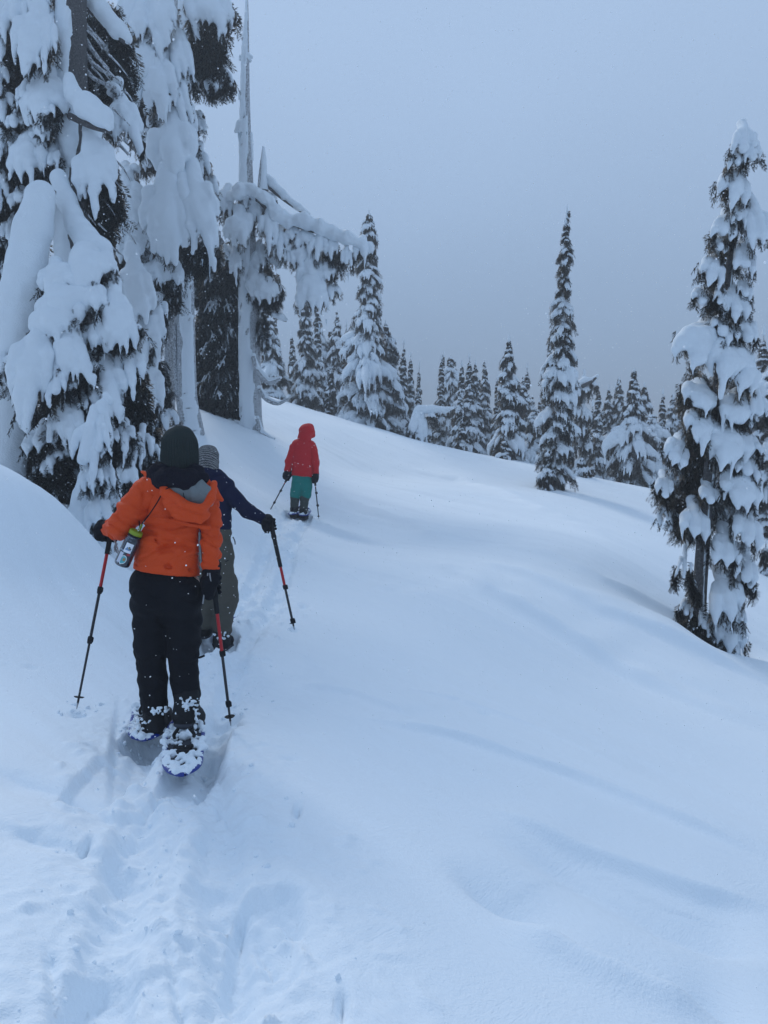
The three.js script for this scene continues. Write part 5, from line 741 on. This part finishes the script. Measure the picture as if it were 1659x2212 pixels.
  pole('black and red pole in the left hand of the walker in orange', g.clone().addScaledVector(Dl, -0.03), tipL, { red: [0.155, 0.345], locks: [0.36, 0.64], ext: 0.155, grip: 0.06, strap: [[p(238, 1156, -0.12), p(250, 1170, -0.1), p(247, 1186, -0.1), p(260, 1200, -0.06)], [p(244, 1160, -0.1), p(252, 1180, -0.08), p(257, 1196, -0.06)]] });
  pole('black and red pole in the right hand of the walker in orange', gr.clone().addScaledVector(Dr, -0.03), tipR, { red: [0.22, 0.485], locks: [0.5, 0.86], ext: 0.22, grip: 0.1, strap: [[p(449, 1238, 0.1), p(446, 1262, 0.13), p(441, 1285, 0.13), p(438, 1304, 0.12)], [p(453, 1238, 0.11), p(455, 1254, 0.13), p(457, 1264, 0.13)]] });
  // snowshoes, in their trenches
  const gs = (x, y, up) => { const q = GH(x, y); q.y += up; return q; };
  snowshoe('blue-framed snowshoe under the lifted right boot of the walker in orange', V(at(393, 1684, 3.75).x, -0.035, -3.75), V(at(402, 1600, 4.5).x, -0.03, -4.5), 0.2, 900, 71);
  snowshoe('half-buried blue snowshoe under the left boot of the walker in orange', V(at(312, 1606, 4.29).x, -0.06, -4.29), V(at(330, 1540, 4.95).x, -0.06, -4.95), 0.2, 900, 72);
  // bottle on a cord
  const top = p(290, 1159, 0.10), bot = p(262, 1221, 0.10), ax = bot.clone().sub(top), Lb = ax.length(), bt = thing('water_bottle', 'grey drinking bottle with green lid and stickers at the hip of the walker', 'bottle', top), qb = new THREE.Quaternion().setFromUnitVectors(V(0, -1, 0), ax.clone().normalize());
  const place = (geo) => { geo.applyQuaternion(qb); geo.translate(top.x, top.y, top.z); return geo; }, lat = (pts, n = 36, a0 = 0, al = Math.PI * 2) => new THREE.LatheGeometry(pts.map(([r, y]) => new THREE.Vector2(r, y)), n, a0, al);
  const cv = document.createElement('canvas'); cv.width = 1024; cv.height = 512; const x = cv.getContext('2d'); x.fillStyle = '#232a38'; x.fillRect(0, 0, 1024, 512); x.strokeStyle = x.fillStyle = '#9aa7b8'; x.lineWidth = 4; x.font = '34px sans-serif';
  for (let i = 0; i < 9; i++) { const y0 = 80 + i * 42; x.fillRect(430, y0, i % 2 ? 34 : 54, 5); x.fillRect(376 - (i % 2 ? 0 : 20), y0, i % 2 ? 34 : 54, 5); if (i % 2 === 0) { x.fillText(String(900 - i * 100), 486, y0 + 14); x.fillText(String(32 - i * 4), 318, y0 + 14); } } x.fillRect(416, 60, 5, 380); x.strokeRect(410, 30, 160, 24);
  const bm = new THREE.CanvasTexture(cv); bm.colorSpace = THREE.SRGBColorSpace; const R0 = 0.043;
  part('bottle_body', place(lat([[0.001, -Lb], [R0 * 0.8, -Lb], [R0 * 0.95, -Lb + 0.006], [R0, -Lb + 0.016], [R0, -0.03], [R0 * 0.97, -0.018], [R0 * 0.82, -0.006], [R0 * 0.78, 0.0]], 40, Math.PI)), new THREE.MeshPhysicalMaterial({ name: 'smoky_plastic', map: bm, roughness: 0.2, clearcoat: 0.6 }), bt);
  part('neck_ring', place(lat([[R0 * 0.6, 0.0], [R0 * 0.84, 0], [R0 * 0.88, 0.004], [R0 * 0.84, 0.012], [R0 * 0.6, 0.012]])), C.rubber, bt);
  part('lid', place(lat([[R0 * 0.6, 0.012], [R0 * 0.86, 0.012], [R0 * 0.88, 0.03], [R0 * 0.8, 0.036], [0.001, 0.038]], 40)), new THREE.MeshStandardMaterial({ name: 'green_plastic', color: new THREE.Color().setRGB(0.22, 0.30, 0.008), roughness: 0.45 }), bt);
  part('lid_loop', merged([tube([p(292, 1156, 0.13), p(303, 1140, 0.12), p(306, 1134, 0.11), p(300, 1150, 0.09)], [0.006], 8)]), new THREE.MeshStandardMaterial({ name: 'green_strap', color: new THREE.Color().setRGB(0.15, 0.22, 0.008), roughness: 0.6 }), bt);
  part('buckle', (() => { const t = new THREE.TorusGeometry(0.007, 0.002, 6, 12); t.scale(0.7, 1.2, 1); const q = p(299, 1143, 0.135); t.translate(q.x, q.y, q.z); return t; })(), new THREE.MeshStandardMaterial({ name: 'steel', color: 0xcccccc, metalness: 0.8, roughness: 0.3 }), bt);
  const sticker = (draw, a0, al, y0, y1, name) => { const k = document.createElement('canvas'); k.width = k.height = 256; draw(k.getContext('2d')); const t = new THREE.CanvasTexture(k); t.colorSpace = THREE.SRGBColorSpace; part(name, place(lat([[R0 + 0.0007, y0], [R0 + 0.0007, (y0 + y1) / 2], [R0 + 0.0007, y1]], 14, a0, al)), new THREE.MeshStandardMaterial({ name, map: t, roughness: 0.5, alphaTest: 0.5 }), bt); };
  sticker((k) => { k.fillStyle = '#dfe5ee'; k.fillRect(0, 0, 256, 256); k.fillStyle = '#6d8fb5'; k.beginPath(); k.moveTo(20, 190); k.lineTo(90, 90); k.lineTo(130, 150); k.lineTo(170, 80); k.lineTo(236, 190); k.fill(); k.fillStyle = '#3a3f45'; k.beginPath(); k.arc(150, 120, 34, 0, 7); k.arc(200, 140, 26, 0, 7); k.fill(); k.fillStyle = '#b9a85a'; k.beginPath(); k.arc(140, 128, 16, 0, 7); k.fill(); }, -0.28, 0.95, -0.090, -0.035, 'white_sticker');
  sticker((k) => { k.fillStyle = '#9c2430'; k.fillRect(0, 0, 256, 256); k.fillStyle = '#2b2f38'; k.fillRect(0, 0, 110, 256); }, 0.0, 0.7, -0.104, -0.092, 'red_sticker');
  sticker((k) => { k.fillStyle = '#c3cad8'; k.fillRect(0, 0, 256, 256); }, -0.62, 0.5, -0.155, -0.095, 'pale_sticker');
  sticker((k) => { k.clearRect(0, 0, 256, 256); k.fillStyle = '#dde7ea'; k.beginPath(); k.arc(128, 118, 112, 0, 7); k.arc(90, 190, 60, 0, 7); k.fill(); k.fillStyle = '#4fa9b0'; k.beginPath(); k.arc(128, 118, 94, 0, 7); k.arc(95, 185, 46, 0, 7); k.fill(); k.fillStyle = '#a98255'; k.fillRect(112, 70, 84, 80); k.fillStyle = '#1e6f7c'; for (let i = 0; i < 5; i++) k.fillRect(46 + (i % 2) * 14, 70 + i * 26, 22, 14); }, -0.32, 0.95, -0.162, -0.106, 'round_teal_sticker');
  part('cord', merged([tube([p(372, 1050, 0.155), p(355, 1060, 0.17), p(338, 1088, 0.135), p(322, 1112, 0.115), p(308, 1130, 0.10), p(302, 1142, 0.12)], [0.0035], 6), tube([p(302, 1142, 0.12), p(301, 1124, 0.03), p(306, 1100, -0.08)], [0.003], 6)]), C.black, bt);
}
// ---- the walker in navy
{
  seeded(610); const d = 6.8, f = frame(d), { p, c, b } = f, o = thing('person', 'walker in navy jacket and mottled knit cap reaching out with a pole', 'person', p(462, 1385));
  part('body', merged([sdf([c(455, 1050, 34, 460, 1160, 32, 0, 0, { s: [1, 1, 0.6] }), c(462, 1165, 34, 462, 1190, 34, 0, 0, { s: [1, 1, 0.7] }), c(488, 1056, 12, 532, 1100, 10), c(532, 1100, 10, 576, 1126, 7), c(415, 1058, 12, 408, 1120, 10), c(408, 1120, 10, 414, 1170, 7), c(478, 1190, 20, 486, 1280, 15), c(486, 1280, 15, 478, 1370, 10), c(442, 1190, 20, 440, 1280, 14), c(440, 1280, 14, 440, 1345, 10), c(449, 1030, 12, 449, 1005, 11)], 0.018, { k: 0.03 }), head(p(448, 996), 21 * f.s)]), C.skin, o);
  part('trousers', sdf([c(461, 1155, 39, 462, 1192, 39, 0, 0, { s: [1, 1, 0.72] }), c(478, 1190, 26, 484, 1262, 24), c(486, 1258, 25, 488, 1300, 24), c(487, 1300, 23, 481, 1360, 20), c(444, 1190, 26, 440, 1280, 23), c(440, 1280, 23, 440, 1342, 19), b(500, 1285, 11, 0), hemCut(f, 452, 1362, 512, 1376)], 0.012, { k: 0.04, bumps: fold(0.012, 7, 12, 7, 4) }), C.olive, o);
  part('thigh_seam', tube([p(478, 1216, 0.10), p(490, 1212, 0.09), p(503, 1203, 0.03)], [0.004], 5), C.black, o);
  part('thigh_pocket_zip', tube([p(503, 1160, 0.05), p(507, 1168, 0.04), p(508, 1176, 0.04)], [0.005], 5), C.black, o);
  part('jacket', sdf([c(455, 1052, 42, 457, 1110, 39, 0, 0, { s: [1, 1, 0.62] }), c(457, 1110, 39, 458, 1185, 42, 0, 0, { s: [1, 1, 0.66] }), c(420, 1050, 17, 490, 1052, 17), c(440, 1036, 16, 470, 1036, 16), hemCut(f, 420, 1158, 502, 1168)], 0.012, { k: 0.05, bumps: fold(0.009, 7, 12, 7) }), C.navy, o);
  part('sleeve', sdf([c(488, 1056, 19, 512, 1082, 17), c(512, 1082, 17, 536, 1104, 15), c(536, 1104, 15, 576, 1126, 11.5)], 0.0105, { k: 0.03, bumps: fold(0.007, 12, 12, 12, 5) }), C.navy, o);
  part('sleeve', sdf([c(418, 1056, 18, 408, 1118, 15), c(408, 1118, 15, 414, 1166, 12, 0, -0.1)], 0.012, { k: 0.03, bumps: fold(0.007, 12, 12, 12, 6) }), C.navy, o);
  part('collar', sdf([c(432, 1014, 11, 446, 1022, 12, 0.02, 0.07), c(446, 1022, 12, 470, 1026, 11, 0.07, 0.04), c(430, 1020, 12, 474, 1028, 12, 0.0, 0.0)], 0.009, { k: 0.02, bumps: fold(0.006, 16, 16, 16) }), C.navy, o);
  part('hair', sdf([c(440, 1004, 13, 458, 1008, 12, 0.02, 0.015)], 0.008, { k: 0.01, bumps: (x, y, z) => 0.003 * noise(x * 90, y * 20, z * 90) }), new THREE.MeshStandardMaterial({ name: 'grey_hair', color: new THREE.Color().setRGB(0.22, 0.20, 0.18), roughness: 0.8 }), o);
  part('knit_cap', beanie(p(449, 994), 22.5 * f.s, 30 * f.s, 1.03, 30, 0.0055), mottled, o);
  const g = p(586, 1134, 0.06), tip = p(635, 1356, 0.12), D = tip.clone().sub(g);
  part('glove', hand(g, D, V(-0.45, 0.85, 0.3), p(577, 1126, 0.02), 1.15), C.black, o);
  const gl = p(417, 1180, -0.18), tl = p(400, 1345, -0.1); part('glove', hand(gl, tl.clone().sub(gl), V(0, 0.3, 0.9), p(414, 1168, -0.12), 1.1, 0.006), C.black, o);
  pole('black and red pole planted far out to the right by the walker in navy', g.clone().addScaledVector(D, -0.02), tip, { red: [0.42, 0.6], locks: [0.61, 0.93], ext: 0.42, grip: 0.13, thick: 1.25, strap: Object.assign([[p(580, 1138, 0.08), p(574, 1146, 0.08), p(572, 1152, 0.08)], [p(582, 1136, 0.09), p(580, 1152, 0.1), p(576, 1146, 0.1)]], { mat: 'black' }) });
  boot(f, 479, 1362, 0.0, 18, 0.02, 'boot', o); boot(f, 440, 1338, -0.1, 17, 0, 'boot', o);
  const L = []; for (let i = 0; i < 20; i++) L.push(b(478 + rr(-18, 18), 1372 + rr(-7, 8), rr(1.2, 3.2), 0.09 + rr(0, 0.03))); for (let i = 0; i < 10; i++) L.push(b(438 + rr(-14, 14), 1346 + rr(-4, 5), rr(1.6, 3.5), rr(-0.03, 0.02)));
  part('caked_snow', sdf(L, 0.007, { k: 0.008, bumps: (X, Y1, Z) => 0.005 * noise(X * 40, Y1 * 40, Z * 40) }), M.snow, o, 'stuff');
  const gs = (x, y, up) => { const q = GH(x, y); q.y += up; return q; };
  const a = gs(478, 1392, 0.03); snowshoe('dark snowshoe sunk under the right boot of the walker in navy', a, a.clone().add(V(0.02, 0.03, -0.62)), 0.21, 200, 73); const e = gs(440, 1362, 0.0); snowshoe('snowshoe almost buried under the left boot of the walker in navy', e, e.clone().add(V(0, 0.02, -0.62)), 0.21, 240, 74);
}
// ---- the walker in red
{
  seeded(620); const d = 15, f = frame(d), { p, c, b } = f, o = thing('person', 'walker in red hooded jacket and teal trousers, farthest up the trail', 'person', p(648, 1112));
  part('body', merged([sdf([c(655, 965, 18, 653, 1020, 18, 0, 0, { s: [1, 1, 0.6] }), c(634, 966, 7, 624, 1000, 6), c(624, 1000, 6, 622, 1024, 5), c(677, 968, 7, 682, 1000, 6), c(682, 1000, 6, 682, 1030, 5), c(643, 1030, 10, 637, 1075, 8), c(637, 1075, 8, 636, 1102, 6), c(664, 1030, 10, 659, 1075, 8), c(659, 1075, 8, 656, 1104, 6), c(660, 955, 7, 661, 942, 7)], 0.024, { k: 0.04 }), head(p(662, 933), 11.5 * f.s)]), C.skin, o);
  part('jacket', sdf([c(655, 968, 22, 653, 1000, 21.5, 0, 0, { s: [1, 1, 0.66] }), c(653, 1000, 21.5, 653, 1036, 24, 0, 0, { s: [1, 1, 0.7] }), c(640, 961, 9, 673, 962, 9), hemCut(f, 628, 1026, 680, 1030)], 0.017, { k: 0.06, bumps: fold(0.012, 5, 9, 5) }), C.red, o);
  part('sleeve', sdf([c(635, 966, 9.5, 625, 998, 8.5), c(625, 998, 8.5, 621, 1016, 7)], 0.016, { k: 0.05, bumps: fold(0.01, 8, 12, 8) }), C.red, o);
  part('sleeve', sdf([c(676, 968, 9.5, 681, 998, 8.5), c(681, 998, 8.5, 682.5, 1022, 7)], 0.016, { k: 0.05, bumps: fold(0.01, 8, 12, 8, 2) }), C.red, o);
  part('hood', sdf([b(663, 929, 14, 0, { s: [1, 1, 1.05] }), c(661, 934, 14.5, 658, 946, 13.5), c(657, 948, 11, 656, 956, 11), c(672, 922, 6, 676, 940, 5, -0.06), hemCut(f, 640, 960, 680, 962)], 0.014, { k: 0.06, bumps: fold(0.012, 8, 8, 8) }), C.red, o);
  part('trousers', sdf([c(653, 1022, 20, 653, 1036, 20, 0, 0, { s: [1, 1, 0.72] }), c(643, 1036, 12, 639, 1068, 12.5), c(663, 1036, 12, 661, 1068, 11.5)], 0.017, { k: 0.04, bumps: fold(0.014, 6, 10, 6) }), C.teal, o);
  for (const [x0, x1, y0, y1] of [[637, 636, 1074, 1094], [658, 656, 1076, 1096]]) { part('gaiter', sdf([c(x0, y0, 10.5, x1, y1, 8.6)], 0.016, { k: 0.02, bumps: fold(0.006, 10, 16, 10) }), C.gaiter, o); }
  boot(f, 635.5, 1099, 0, 8.8, 0.01, 'boot', o); boot(f, 655.5, 1102, 0, 8.8, 0.01, 'boot', o);
  const gL = p(622.5, 1030, 0.02), tL = p(576, 1116, 0.5), gR = p(680, 1036, 0.02), tR = p(688.5, 1119, 0.2), DL = tL.clone().sub(gL), DR = tR.clone().sub(gR);
  part('glove', hand(gL, DL, V(-0.3, 0.9, 0.2), p(621, 1020), 1.5, 0.008), C.black, o); part('glove', hand(gR, DR, V(0.3, 0.7, 0.4), p(682.5, 1025), 1.5, 0.008), C.black, o);
  pole('thin dark pole slanting from the left hand of the walker in red', gL.clone().addScaledVector(DL, -0.02), tL, { red: [0.18, 0.2], locks: [0.37, 0.66], ext: 0.16, grip: 0.1, thick: 1.35 });
  pole('thin dark pole hanging from the right hand of the walker in red', gR.clone().addScaledVector(DR, -0.02), tR, { red: [0.2, 0.22], locks: [0.36, 0.68], ext: 0.18, grip: 0.1, thick: 1.35 });
  const a = p(634, 1112, 0.25), e = p(655, 1115, 0.2); for (const q of [a, e]) q.y = Math.max(q.y, groundH(q.x, -q.z) + 0.015);
  snowshoe('snowshoe turned out under the left boot of the walker in red', a.clone().add(V(-0.05, 0, 0)), a.clone().add(V(0.08, 0.06, -0.6)), 0.2, 150, 75); snowshoe('snowshoe hidden in snow under the right boot of the walker in red', e, e.clone().add(V(0, 0.06, -0.6)), 0.2, 200, 76);
}
// ---------------------------------------------------------------- crumbs of snow along the trail and flakes in the air
{
  seeded(700); const lump = []; for (let i = 0; i < 4; i++) lump.push(sdf([ball(V(0, 0, 0), 0.8), ball(V(rr(-0.5, 0.5), rr(-0.3, 0.4), rr(-0.5, 0.5)), 0.55), ball(V(rr(-0.5, 0.5), rr(-0.3, 0.3), rr(-0.5, 0.5)), 0.5)], 0.24, { k: 0.2, bumps: (x, y, z) => 0.25 * noise(x * 2.1 + i * 5, y * 2.1, z * 2.1) }));
  const put = lump.map(() => []), add = (x, dd, r) => { const h = groundH(x, dd), s = r * rr(0.7, 1.2); put[Math.floor(rnd() * 4)].push(new THREE.Matrix4().compose(V(x, h + r * 0.25, -dd), new THREE.Quaternion().setFromEuler(new THREE.Euler(rr(0, 6), rr(0, 6), rr(0, 6))), V(s, s * rr(0.6, 0.9), r))); };
  for (let i = 0; i < 800; i++) { const t = rnd(), k = t * (trail.length - 1), j = Math.min(trail.length - 2, Math.floor(k)), e = k - j, x = lerp(trail[j][0], trail[j + 1][0], e), dd = lerp(trail[j][1], trail[j + 1][1], e); if (dd < 1.2) continue; add(x + (rnd() + rnd() + rnd() - 1.5) * 0.5, dd + rr(-0.2, 0.2), 0.004 + 0.014 * rnd() ** 4); }
  for (const [x, y, n, w] of [[170, 1530, 14, 0.12], [160, 1545, 8, 0.1], [500, 1556, 10, 0.08], [636, 1360, 10, 0.06], [375, 1600, 20, 0.12], [310, 1610, 16, 0.15], [640, 1118, 16, 0.25], [355, 1650, 4, 0.03]]) { const g = GH(x, y); for (let i = 0; i < n; i++) add(g.x + rr(-w, w), -g.z + rr(-w, w), rr(0.006, 0.018)); }
  put.forEach((l, k) => { const im = new THREE.InstancedMesh(lump[k], M.crumb, l.length); im.name = numbered('snow_crumbs'); l.forEach((m, i) => im.setMatrixAt(i, m)); im.castShadow = im.receiveShadow = true; scene.add(im); tag(im, 'loose crumbs of snow scattered along the broken trail', 'snow', null, 'stuff'); });
  const fl = new THREE.IcosahedronGeometry(1, 1), n = 15000, im = new THREE.InstancedMesh(fl, M.flake = new THREE.MeshStandardMaterial({ name: 'snowflake', color: new THREE.Color().setRGB(0.9, 0.92, 0.94), roughness: 0.9 }), n); im.name = 'snowflakes';
  for (let i = 0; i < n; i++) { const dd = 1.6 + 7 * Math.cbrt(rnd()), q = at(rr(-60, 1720), rr(-60, 2260), dd); if (q.y < groundH(q.x, dd) + 0.03) q.y += 1.2; const r = 0.0013 + 0.0026 * rnd() ** 2; im.setMatrixAt(i, new THREE.Matrix4().compose(q, new THREE.Quaternion().setFromEuler(new THREE.Euler(rr(0, 3), rr(0, 3), rr(0, 3))), V(r, r * rr(0.5, 1.6), r))); }
  im.castShadow = true; scene.add(im); tag(im, 'small snowflakes drifting in the air before the walkers', 'snowflakes', null, 'stuff');
}

renderer.render(scene, camera);
